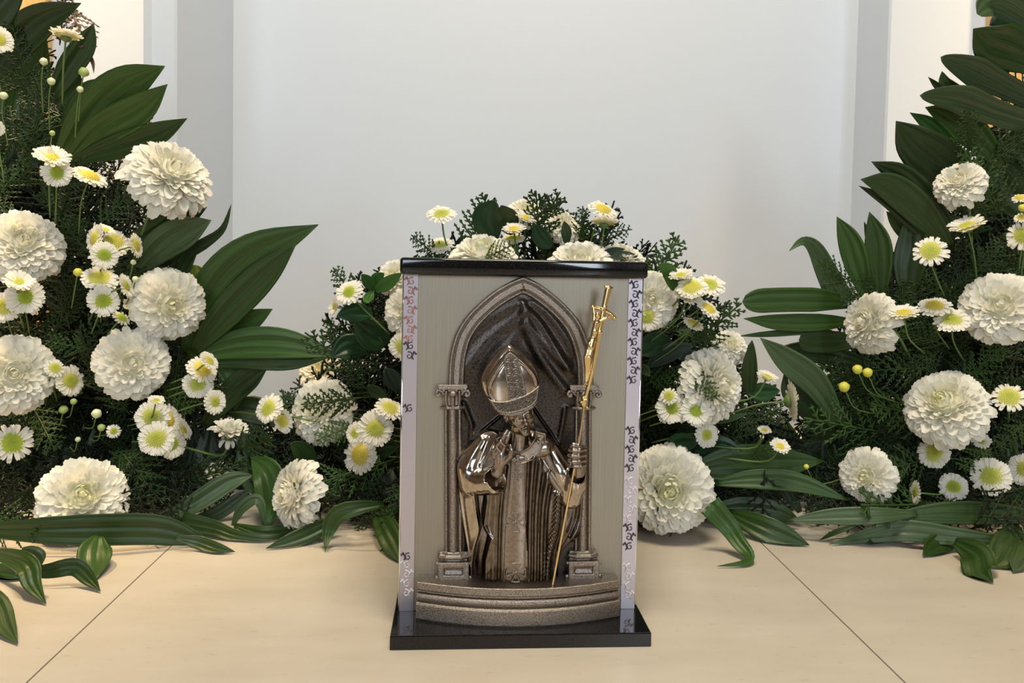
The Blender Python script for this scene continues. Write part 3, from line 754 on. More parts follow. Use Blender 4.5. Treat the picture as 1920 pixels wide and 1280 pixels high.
# ------------------------------------------------------------------ leaves
def leaf_vf(P, side, width, prof='blade', fold=0.15, pleats=3, ns=18, nc=14, thick=0.0006, minz=0.0025):
    """a long blade along the points P; side = unit vectors across, width = full width in metres"""
    n = len(P); u = np.linspace(0, 1, n)
    if prof == 'blade': w = np.interp(u, [0, .1, .22, .35, .5, .62, .74, .84, .92, .97, 1], [.28, .52, .78, .95, 1, .95, .79, .54, .28, .12, .01])
    elif prof == 'oval': w = np.sin(np.pi * (0.02 + 0.97 * u)) ** 0.8
    elif prof == 'finger': w = np.minimum(0.62 + 0.6 * u, 1.0) * np.clip((1 - u) / 0.38, 0, 1) ** 0.55
    elif prof == 'round': w = np.minimum(0.55 + 1.1 * u, 1.0) * np.sqrt(np.clip(1 - ((u - 0.8) / 0.2).clip(0, 1) ** 2, 0, 1))
    else: w = (1 - u) ** 0.8 + 0.0
    w = np.maximum(w, 0.015) * width / 2
    T = np.gradient(P, axis=0); T /= np.linalg.norm(T, axis=1)[:, None] + 1e-9
    S = side - (side * T).sum(1)[:, None] * T; S /= np.linalg.norm(S, axis=1)[:, None] + 1e-9
    Nn = np.cross(S, T)
    c = np.linspace(-1, 1, nc + 1)
    prof_h = fold * np.abs(c) + 0.05 * np.sin(c * np.pi * pleats) + 0.02 * np.sin(c * np.pi * 7)
    top = P[:, None] + S[:, None] * (w[:, None] * c[None])[:, :, None] + Nn[:, None] * (w[:, None] * prof_h[None])[:, :, None]
    bot = top - Nn[:, None] * thick
    V = np.concatenate([top.reshape(-1, 3), bot.reshape(-1, 3)])
    V[:, 2] = np.maximum(V[:, 2], minz)
    m = nc + 1; o = n * m; F = []
    for i in range(n - 1):
        for j in range(nc):
            a = i * m + j
            F.append((a, a + 1, a + m + 1, a + m)); F.append((o + a, o + a + m, o + a + m + 1, o + a + 1))
        a = i * m; F.append((a, a + m, o + a + m, o + a)); a = i * m + nc; F.append((a, o + a, o + a + m, a + m))
    a = [j for j in range(m)]; F.append(tuple(a[::-1]) + tuple(o + j for j in a)); e = (n - 1) * m
    F.append(tuple(e + j for j in a) + tuple(o + e + j for j in a[::-1]))
    uv = np.stack([np.broadcast_to(c * 0.5 + 0.5, (n, m)), np.broadcast_to(u[:, None], (n, m))], 2).reshape(-1, 2)
    return V, F, np.vstack([uv, uv])
def leaf_obj(name, pts, width_px, y0, y1, mat, prof='blade', roll=0.0, fold=0.15, parent=None, floor_z=None, ns=18, ym=None):
    n = len(pts)
    if prof in ('round', 'finger'): ns = 36
    W = []
    if floor_z is not None:                       # leaf lying on or arching over the floor: heights are given instead of distances
        W = [at_z(x, y, z) for (x, y), z in zip(pts, floor_z)]
    else:
        ys = np.interp(np.linspace(0, 1, n), [0, 0.5, 1], [y0, ym if ym else (y0 + y1) / 2, y1])
        W = [at_y(x, y, Y) for (x, y), Y in zip(pts, ys)]
    P = catmull(np.array(W), ns)
    P[:, 2] = np.maximum(P[:, 2], 0.003)
    view = EYEP - P; view /= np.linalg.norm(view, axis=1)[:, None]
    T = np.gradient(P, axis=0); T /= np.linalg.norm(T, axis=1)[:, None]
    S = np.cross(T, view); S /= np.linalg.norm(S, axis=1)[:, None] + 1e-9
    cr, sr = math.cos(math.radians(roll)), math.sin(math.radians(roll))
    S = S * cr + np.cross(T, S) * sr
    width = width_px * P[len(P) // 2][1] / FPX
    V, F, uv = leaf_vf(P, S, width, prof, fold, ns=ns)
    me = mesh(name, V, F, mat)
    ul = me.uv_layers.new(name='UVMap')
    vi = np.empty(len(me.loops), np.int32); me.loops.foreach_get('vertex_index', vi)
    ul.data.foreach_set('uv', uv[vi].astype(np.float32).ravel())
    return link(name, me, parent)
MATS = {'g': M_LEAF, 'd': M_LEAF_D, 's': M_LEAF_G, 'y': M_LEAF_Y, 'b': M_LEAF_B, 'c': M_LEAF_GB, 'l': M_LEAF_L, 't': M_TWIG}
CATG = 'leaf'
def palm(label, fingers, mat='g', name='palm_leaf'):
    """one leaf; with several fingers each finger is a leaflet of its own"""
    if len(fingers) == 1:
        k = dict(fingers[0]); o = leaf_obj(name, k.pop('p'), k.pop('w'), k.pop('y0', 1.3), k.pop('y1', 1.3), MATS[mat], **k)
        return tag(o, label, 'leaf')
    k0 = fingers[0]
    base = at_z(*k0['p'][0], k0['floor_z'][0]) if 'floor_z' in k0 else at_y(*k0['p'][0], k0.get('y0', 1.3))
    r = empty(name); tag(r, label, 'leaf')
    for f in fingers:
        k = dict(f); leaf_obj('leaflet', k.pop('p'), k.pop('w'), k.pop('y0', 1.3), k.pop('y1', 1.3), MATS[mat], parent=r, **k)
    return r
def f(p, w, y0=1.3, y1=1.3, **k): d = dict(p=p, w=w, y0=y0, y1=y1); d.update(k); return d

# --- left arrangement
palm('broad green leaf with dark tip leaning right at the upper left corner', [f([(-20, 150), (20, 90), (75, 38), (152, 6)], 66, 1.32, 1.30, fold=.25)], 'd')
palm('green leaf cut by the top left corner of the photo', [f([(-60, 90), (-15, 30), (50, -45)], 62, 1.28, 1.28)], 'd')
palm('narrow dark leaf standing up under the topmost white daisy', [f([(95, 190), (128, 130), (158, 85), (176, 44)], 44, 1.33, 1.31, fold=.3)], 'd')
palm('thin brown curled leaf tip beside the topmost left daisy', [f([(140, 92), (160, 98), (173, 115), (176, 138)], 8, 1.33, 1.33, prof='blade')], 't')
palm('wide two-tipped leaf reaching right above the cream mum of the left arrangement', [
    f([(112, 300), (170, 220), (235, 160), (309, 124)], 80, 1.30, 1.24, fold=.2),
    f([(130, 300), (190, 245), (260, 205), (314, 158)], 62, 1.30, 1.24, fold=.2),
    f([(118, 240), (165, 180), (215, 152)], 46, 1.34, 1.33)], 'g')
palm('single leaf pointing right just above the highest left mum', [f([(140, 300), (220, 275), (290, 252), (351, 222)], 50, 1.30, 1.26, fold=.25)], 'g')
palm('short dark leaf below the two-tipped leaf', [f([(120, 215), (130, 170), (150, 138)], 48, 1.35, 1.35)], 'd')
palm('dark leaf right of the small daisies under the highest left mum', [f([(215, 470), (285, 440), (340, 410), (388, 388)], 52, 1.34, 1.33, fold=.2)], 'd')
palm('grey green pointed leaf left of the tall split leaf', [f([(240, 520), (300, 462), (350, 432), (396, 413)], 64, 1.30, 1.28, fold=.2)], 's')
palm('slender leaf with long curled tip beside the tall split leaf', [f([(320, 540), (345, 480), (385, 455), (418, 428), (434, 382)], 36, 1.33, 1.32, prof='taper')], 'd')
palm('olive yellow leaf stub behind the bushy mum of the left arrangement', [f([(352, 580), (362, 540), (364, 496)], 42, 1.36, 1.36, prof='round')], 'y')
palm('dark folded leaf stem beside the olive yellow leaf', [f([(318, 560), (340, 500), (372, 452)], 34, 1.33, 1.33)], 'd')
palm('tall green leaf with a split tip rising towards the white wall', [
    f([(352, 660), (395, 560), (470, 480), (597, 421)], 92, 1.32, 1.28, fold=.12),
    f([(362, 660), (420, 590), (490, 520), (556, 456)], 62, 1.315, 1.28, fold=.12)], 'g')
palm('small pointed leaf below the tall split leaf', [f([(385, 665), (430, 618), (470, 600), (511, 579)], 46, 1.34, 1.32)], 'g')
palm('wide flat leaf stretching right towards the middle flowers', [
    f([(352, 668), (450, 645), (540, 645), (632, 668)], 62, 1.32, 1.30, fold=.1),
    f([(358, 680), (450, 668), (540, 672), (612, 672)], 50, 1.325, 1.31, fold=.1)], 'g')
palm('dark leaf with a pale underside below the wide flat leaf', [f([(380, 800), (430, 740), (470, 705), (502, 688)], 50, 1.34, 1.33)], 'd')
palm('drooping leaf beside the wide flat leaf', [f([(400, 660), (430, 690), (445, 720), (440, 770)], 50, 1.36, 1.36)], 'g')
palm('dark leaf between the left and middle flowers', [f([(560, 800), (500, 775), (455, 765), (410, 770)], 52, 1.38, 1.38)], 'd')
palm('long blade lying across the front of the left arrangement', [f([(-60, 992), (60, 994), (180, 992), (290, 992), (350, 1006), (416, 1030)], 62, floor_z=[.030, .034, .034, .028, .014, .003], fold=.1, roll=18)], 'g')
palm('curled leaf hanging to the floor at the left edge', [f([(-30, 1032), (25, 1046), (52, 1062), (62, 1095), (86, 1131)], 42, floor_z=[.03, .036, .034, .018, .003], roll=10)], 'g')
palm('arched leaf whose tip touches the tiles left of the floor joint', [f([(30, 1075), (90, 1070), (140, 1062), (168, 1085), (188, 1108)], 34, floor_z=[.014, .02, .024, .012, .003], roll=14)], 'g')
palm('short leaf pointing down under the long front blade', [f([(185, 1005), (178, 1030), (178, 1055), (181, 1084)], 62, floor_z=[.03, .02, .010, .003])], 'g')
palm('lowest leaf tip at the left edge of the floor', [f([(-40, 1090), (-5, 1130), (10, 1170), (33, 1206)], 40, floor_z=[.03, .02, .010, .003])], 'd')
palm('dull leaf under the curled leaf at the left edge', [f([(-40, 1065), (20, 1078), (70, 1075)], 40, floor_z=[.006, .006, .005])], 'd')
palm('olive stub of a leaf between the curled floor leaves', [f([(40, 1030), (65, 1044), (78, 1060)], 38, floor_z=[.03, .022, .012])], 's')
palm('long pale edged leaf rising right beside the low front mum', [f([(300, 978), (370, 940), (430, 903), (476, 890)], 40, 1.20, 1.24, fold=.3)], 's')
palm('upright cupped leaf left of the side-facing front mum', [f([(500, 985), (508, 930), (500, 885), (470, 856)], 60, 1.20, 1.26, fold=.3)], 'g')
palm('dark narrow leaf under the pale edged leaf', [f([(330, 985), (400, 965), (440, 940), (470, 915)], 28, 1.22, 1.24)], 'd')
palm('floor leaf ending in a thin tip beside the left tile joint', [f([(340, 978), (400, 990), (440, 1004), (500, 1012), (540, 1004)], 40, floor_z=[.02, .014, .008, .004, .003], prof='taper')], 'd')
palm('leaf tip lying on the tile below the pale edged leaf', [f([(330, 1008), (370, 1016), (410, 1030), (441, 1034)], 26, floor_z=[.02, .012, .006, .003])], 'd')
palm('grey arched leaf left of the side-facing front mum', [f([(436, 985), (455, 950), (485, 938), (500, 990)], 22, 1.18, 1.18, fold=.3)], 's')
palm('low leaf under the side-facing front mum', [f([(440, 985), (490, 1002), (530, 1000), (570, 990)], 34, floor_z=[.016, .008, .006, .008])], 'g')
palm('leaf sweeping left along the floor in the middle', [f([(640, 965), (600, 990), (550, 1012), (498, 1028)], 34, floor_z=[.034, .02, .010, .003])], 'g')
palm('arched drooping leaf near the left side of the shrine', [f([(720, 945), (670, 952), (632, 965), (616, 995), (610, 1032)], 34, floor_z=[.06, .058, .048, .024, .003], fold=.3)], 'g')
palm('ribbed leaf standing against the left side of the shrine', [f([(700, 940), (722, 985), (740, 1020), (752, 1055)], 52, floor_z=[.04, .03, .016, .003], roll=20)], 'g')
for i, (p, q, wd) in enumerate([((700, 1004), (758, 985), 'uppermost'), ((720, 1008), (752, 1000), 'middle'), ((712, 1034), (735, 1022), 'lowest')]):
    tag(leaf_obj('leaf_spike', [p, ((p[0] + q[0]) / 2, (p[1] + q[1]) / 2 - 2), q], 6, 1.15, 1.16, M_LEAF_D, prof='blade', floor_z=[.003, .008, .014]), wd + ' thin dark leaf spike beside the ribbed leaf at the left of the shrine', 'leaf', 'leaf spikes left of the shrine')
palm('big dark leaf filling the upper left corner behind the buds', [f([(10, 330), (30, 220), (50, 130), (85, 60)], 90, 1.38, 1.38)], 'd')
palm('dark leaf leaning left behind the upper left buds', [f([(70, 360), (20, 260), (-10, 180), (-40, 100)], 90, 1.39, 1.39)], 'd')
palm('dark upright leaf behind the group of three upper left daisies', [f([(120, 420), (115, 330), (120, 250), (135, 190)], 80, 1.39, 1.38)], 'd')
# --- between shrine and right arrangement
palm('broad dark leaf pointing right beside the largest front mum', [f([(1300, 880), (1370, 870), (1450, 868), (1545, 864)], 74, 1.22, 1.25, fold=.1)], 'g')
palm('slim leaf under the broad dark leaf beside the largest front mum', [f([(1340, 905), (1420, 898), (1500, 905), (1592, 938)], 40, 1.22, 1.18, fold=.15)], 'g')
palm('hooked leaf curling back on the floor right of the shrine', [f([(1330, 945), (1365, 985), (1385, 1015), (1404, 1040), (1396, 1055), (1345, 1061)], 46, floor_z=[.07, .04, .022, .010, .006, .003], fold=.2, prof='taper')], 'g')
palm('floor leaf pointing at the right tile joint', [f([(1365, 960), (1420, 985), (1470, 1006), (1518, 1022)], 50, floor_z=[.03, .022, .012, .003])], 'g')
palm('dark leaf low behind the hooked leaf', [f([(1320, 965), (1380, 955), (1450, 960), (1500, 975)], 50, 1.24, 1.24)], 'd')
palm('green leaf standing low between middle and right flowers', [f([(1500, 960), (1475, 915), (1462, 870), (1440, 830)], 34, 1.25, 1.27)], 'd')
# --- right arrangement
palm('long grey green leaf slanting down right of the middle flowers', [f([(1580, 800), (1530, 720), (1480, 678), (1425, 633)], 54, 1.30, 1.27, fold=.15)], 's')
palm('dark leaf slanting below the long grey green leaf', [f([(1560, 830), (1530, 770), (1490, 730), (1470, 700)], 60, 1.32, 1.31)], 'd')
palm('three-fingered leaf pointing left towards the middle flowers', [
    f([(1590, 566), (1540, 562), (1460, 562), (1392, 566)], 46, 1.30, 1.27, prof='round', fold=.06),
    f([(1600, 602), (1540, 604), (1460, 604), (1394, 597)], 34, 1.305, 1.27, fold=.06),
    f([(1560, 620), (1500, 622), (1440, 626), (1382, 630)], 13, 1.31, 1.28)], 'g')
palm('short blunt leaf under the three-fingered leaf', [f([(1610, 636), (1570, 640), (1530, 640), (1498, 637)], 42, 1.32, 1.30, prof='round', fold=.06)], 'd')
palm('dark leaf running level below the short blunt leaf', [f([(1640, 690), (1570, 668), (1500, 658), (1440, 662)], 40, 1.34, 1.33)], 'd')
palm('arched leaf bending left above the three-fingered leaf', [f([(1580, 570), (1550, 510), (1528, 465), (1505, 452), (1480, 470)], 50, 1.30, 1.27, fold=.15, prof='taper')], 's')
palm('pointed leaf rising behind the arched leaf', [f([(1625, 560), (1608, 500), (1592, 450), (1569, 406)], 46, 1.32, 1.31)], 'g')
palm('pointed leaf with twin tips right of the arched leaf', [f([(1650, 560), (1648, 500), (1645, 450), (1630, 397)], 50, 1.31, 1.30), f([(1636, 520), (1632, 470), (1628, 440), (1620, 415)], 14, 1.32, 1.32)], 'g')
palm('dark upright leaf under the fan leaf of the right arrangement', [f([(1700, 560), (1705, 500), (1712, 450), (1706, 390)], 60, 1.31, 1.31)], 'd')
palm('leaf tilted left under the fan leaf', [f([(1740, 480), (1700, 440), (1680, 415), (1662, 396)], 26, 1.33, 1.33)], 'd')
palm('fan leaf with three tips left of the upper right mum', [
    f([(1790, 440), (1740, 380), (1690, 330), (1634, 303)], 50, 1.31, 1.27, fold=.1),
    f([(1780, 460), (1730, 400), (1670, 350), (1614, 336)], 58, 1.30, 1.26, fold=.1),
    f([(1760, 470), (1700, 410), (1660, 375), (1610, 348)], 24, 1.31, 1.28)], 'd')
palm('small dark leaf behind the upper right mum', [f([(1790, 350), (1760, 330), (1735, 326), (1712, 332)], 26, 1.34, 1.33)], 'd')
palm('broad leaf with a brown tip above the fan leaf', [f([(1840, 380), (1780, 320), (1720, 272), (1680, 227)], 84, 1.32, 1.28, fold=.12)], 'd')
palm('slim bright leaf behind the broad brown-tipped leaf', [f([(1830, 330), (1780, 272), (1745, 235), (1706, 211)], 32, 1.33, 1.31)], 'l')
palm('short green leaf between two long leaves of the right arrangement', [f([(1880, 310), (1830, 255), (1785, 220), (1735, 201)], 56, 1.33, 1.30)], 'g')
palm('long grey blade with a blunt tip reaching left at the right', [f([(1960, 240), (1870, 212), (1800, 186), (1725, 179)], 56, 1.31, 1.26, fold=.12, prof='finger')], 's')
palm('striped brownish blade above the long grey blade', [f([(1960, 200), (1880, 160), (1820, 130), (1764, 107)], 54, 1.32, 1.28, fold=.12, prof='finger')], 's')
palm('dark leaf spike between the two striped blades', [f([(1840, 190), (1790, 168), (1772, 155), (1766, 133)], 24, 1.33, 1.33)], 'd')
palm('tiny leaf tip left of the striped blades', [f([(1800, 185), (1768, 170), (1740, 144)], 14, 1.335, 1.335)], 'd')
palm('wide leaf cut by the right edge above the striped blades', [f([(1960, 130), (1900, 95), (1860, 80), (1825, 54)], 84, 1.30, 1.27, fold=.1)], 'g')
palm('small pale tip behind the wide leaf at the right edge', [f([(1880, 150), (1840, 130), (1808, 104)], 20, 1.34, 1.34)], 's')
palm('arching leaf with a hooked tip at the top right corner', [f([(1980, 80), (1920, 36), (1865, 8), (1832, 26)], 74, 1.29, 1.26, fold=.15, prof='finger')], 's')
palm('dark leaf behind the stems at the right edge', [f([(1950, 420), (1890, 340), (1850, 270)], 90, 1.36, 1.36)], 'd')
palm('drooping dark leaf at the right edge under the long blades', [f([(1960, 250), (1910, 270), (1860, 300)], 60, 1.35, 1.35)], 'd')
palm('flat blade lying left along the foot of the right arrangement', [f([(1720, 962), (1640, 966), (1560, 968), (1476, 975)], 34, floor_z=[.05, .05, .042, .030], fold=.05)], 's')
palm('dark flat blade lying to the right edge at the foot of the right arrangement', [f([(1960, 970), (1860, 962), (1760, 962), (1650, 972)], 44, floor_z=[.045, .05, .05, .04], fold=.05)], 'd')
palm('long floor blade with a drawn-out tip in front of the right arrangement', [f([(1890, 1012), (1800, 1006), (1700, 994), (1640, 1002), (1554, 1020)], 40, floor_z=[.02, .024, .026, .014, .003], fold=.08)], 's')
palm('leaf with a hooked tip drooping furthest down in the right foreground', [f([(1790, 1015), (1830, 1040), (1838, 1072), (1862, 1092)], 62, floor_z=[.022, .018, .008, .003])], 'g')
palm('leaf folded down at the right edge of the floor', [f([(1905, 985), (1895, 1015), (1880, 1045), (1860, 1062)], 62, floor_z=[.03, .022, .012, .004])], 'd')
palm('small leaf end behind the folded leaf at the right edge', [f([(1925, 1010), (1910, 1050), (1900, 1072)], 30, floor_z=[.02, .010, .003])], 's')
palm('small leaf pointing left under the long floor blade', [f([(1800, 1008), (1760, 1020), (1730, 1041)], 40, floor_z=[.02, .012, .004])], 'g')
palm('dark short leaf under the middle of the long floor blade', [f([(1720, 998), (1660, 1004), (1627, 1020)], 28, floor_z=[.02, .010, .003])], 'd')
palm('thin floor spike left of the long floor blade', [f([(1605, 985), (1570, 996), (1535, 1013)], 10, floor_z=[.02, .012, .003])], 'd')
# --- broad leaves of the middle arrangement
palm('three fresh green leaflets left of the shrine top', [f([(700, 545), (690, 528), (678, 514)], 22, 1.24, 1.22, prof='oval'), f([(700, 545), (690, 560), (690, 568)], 20, 1.24, 1.21, prof='oval'), f([(702, 545), (725, 532), (753, 512)], 26, 1.24, 1.22, prof='oval'), f([(702, 545), (706, 524), (720, 512)], 24, 1.25, 1.24, prof='oval')], 'l', 'leaf_spray')
BR = [('bluish oval leaf at the left of the middle flowers', [(690, 660), (655, 650), (624, 668)], 50, 'b'), ('dark oval leaf under the side-facing daisy left of the shrine', [(700, 590), (665, 585), (632, 592)], 38, 'b'),
      ('large dark oval leaf left of the shrine at mid height', [(730, 640), (700, 628), (664, 600)], 60, 'b'), ('grey oval leaf beside the left edge of the shrine', [(748, 735), (735, 710), (722, 690)], 34, 'c'),
      ('yellowed oval leaf beside the left edge of the shrine', [(728, 752), (705, 735), (690, 722)], 22, 's'), ('dark oval leaf over the low yellow daisies left of the shrine', [(690, 862), (715, 840), (748, 836)], 46, 'b'),
      ('oval leaf under the yellow daisies left of the shrine', [(735, 880), (725, 905), (735, 930)], 36, 'c'),
      ('dark oval leaf behind the top left of the middle flowers', [(930, 450), (915, 410), (928, 375)], 60, 'b'), ('brownish oval leaf in the top middle of the flowers', [(960, 440), (950, 410), (940, 385)], 44, 'd'),
      ('dark oval leaf right of the upright stem in the top middle', [(1035, 465), (1015, 445), (1002, 420)], 34, 'b'), ('oval leaf hanging from the tilted mum in the top middle', [(1062, 460), (1062, 435), (1058, 415)], 20, 'b'),
      ('grey leaf lying on the mum at the right end of the shrine top', [(1200, 485), (1170, 480), (1145, 482)], 20, 'c'), ('thin grey leaf above the right end of the shrine top', [(1125, 478), (1148, 470), (1172, 467)], 13, 'c'),
      ('fresh green leaf right of the shrine top', [(1262, 545), (1255, 510), (1235, 495)], 28, 'l'),
      ('grey green oval leaf spreading right of the shrine', [(1212, 688), (1255, 660), (1300, 648)], 36, 'c'), ('grey oval leaf touching the tall mum right of the shrine', [(1325, 690), (1300, 670), (1272, 672)], 28, 'c'),
      ('pale brown leaf beside the right edge of the shrine', [(1195, 690), (1208, 692), (1218, 705)], 20, 's'), ('dark oval leaf right of the shrine under the upper mum', [(1260, 640), (1225, 645), (1195, 665)], 46, 'b'),
      ('upright dark leaf between the tall mum and the right arrangement', [(1405, 745), (1405, 700), (1410, 638)], 30, 'd'), ('level dark leaf right of the tall mum', [(1400, 735), (1430, 735), (1462, 732)], 36, 'b'),
      ('oval leaf under the three daisies right of the shrine', [(1300, 850), (1345, 835), (1390, 845)], 40, 'b'), ('leaf crossing the foot of the tall mum', [(1335, 793), (1365, 785), (1400, 776)], 14, 's'),
      ('dark oval leaf above the largest front mum', [(1240, 850), (1275, 832), (1310, 826)], 40, 'b'), ('dark leaf tucked behind the side-facing front mum', [(590, 890), (570, 850), (545, 830)], 40, 'd')]
for lab, p, w, m in BR:
    yb = 1.26 if p[0][1] > 600 else 1.22
    palm(lab, [f(p, w, yb, yb - 0.03, prof='oval', fold=.2)], m, 'broad_leaf')

# ------------------------------------------------------------------ conifer sprigs
def sprig_mesh(seed, mat, dens=1.0, droop=0.15):
    rr = random.Random(seed); V = []; Fq = []
    def seg(a, b, w0, w1, nrm):
        a = np.array(a); b = np.array(b); t = b - a; s = np.cross(t, nrm); s /= np.linalg.norm(s) + 1e-9; u = np.array(nrm) * 0.35
        i = len(V)
        mid = a * .45 + b * .55
        for p, w in ((a, w0 * .6), (mid, w0), (b, w1)):
            V.extend([p + s * w, p + u * w, p - s * w, p - u * w])
        for q in (0, 4):
            for k in range(4):
                k2 = (k + 1) % 4; Fq.append((i + q + k, i + q + k2, i + q + 4 + k2, i + q + 4 + k))
    def bend(y): return -droop * y * y
    N0 = (0, 0, 1)
    for k in range(8): seg((0, k / 8, bend(k / 8)), (0, (k + 1) / 8, bend((k + 1) / 8)), .016, .014, N0)
    nb = int(13 * dens)
    for i in range(nb):
        y = 0.10 + 0.86 * i / nb + rr.uniform(-.01, .01); sd = 1 if i % 2 else -1
        Lb = (0.40 * (1 - y) ** 0.75 + 0.07) * rr.uniform(.8, 1.15); ang = math.radians(rr.uniform(40, 54))
        tw = rr.uniform(-.25, .25)
        d = np.array((sd * math.sin(ang), math.cos(ang), tw)); base = np.array((0, y, bend(y)))
        ns = max(2, int(Lb / .068))
        for q in range(ns):
            a = base + d * Lb * q / ns; b = base + d * Lb * (q + 1) / ns
            a = a - np.array((0, 0, .5 * (Lb * q / ns) ** 2)); b = b - np.array((0, 0, .5 * (Lb * (q + 1) / ns) ** 2))
            seg(a, b, .0165, .013 if q < ns - 1 else .004, N0)
            s2 = sd if q % 2 else -sd
            for s3 in ((s2,) if dens < 1 else (s2, -s2)):
                a2 = ang * sd + s3 * math.radians(rr.uniform(38, 50)); L2 = 0.075 * (1.15 - q / ns) * rr.uniform(.7, 1.2)
                d2 = np.array((math.sin(a2), math.cos(a2), tw + rr.uniform(-.2, .2)))
                m = a * .5 + b * .5; seg(m, m + d2 * L2, .0165, .005, N0)
    return mesh('sprig', np.array(V), np.array(Fq, dtype=np.int32), mat)
SPR = [sprig_mesh(1, M_FERN), sprig_mesh(2, M_FERN, 1.0, .3), sprig_mesh(3, M_FERN, 1.0, -.1), sprig_mesh(4, M_FERN, 1.2, .2)]
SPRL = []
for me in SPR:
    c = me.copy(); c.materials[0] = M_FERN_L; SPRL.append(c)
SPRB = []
for me in SPR[:2]:
    c = me.copy(); c.materials[0] = M_TWIG; SPRB.append(c)
def sprig_frame(base, tip, roll):
    base = np.array(base); tip = np.array(tip); y = tip - base; L = np.linalg.norm(y); y = y / L
    vw = EYEP - base; vw /= np.linalg.norm(vw)
    x = np.cross(y, vw); x /= np.linalg.norm(x) + 1e-9; z = np.cross(x, y)
    c, s = math.cos(roll), math.sin(roll)
    x, z = x * c + z * s, z * c - x * s
    return base, x, y, z, L
def place_sprig(me, base, tip, roll, label, group=None):
    b_, x, y, z, L = sprig_frame(base, tip, roll)
    o = bpy.data.objects.new('conifer_sprig', me); COL.objects.link(o)
    o.matrix_world = Matrix([[x[0] * L, y[0] * L, z[0] * L, b_[0]], [x[1] * L, y[1] * L, z[1] * L, b_[1]], [x[2] * L, y[2] * L, z[2] * L, b_[2]], [0, 0, 0, 1]])
    return tag(o, label, 'foliage', group)
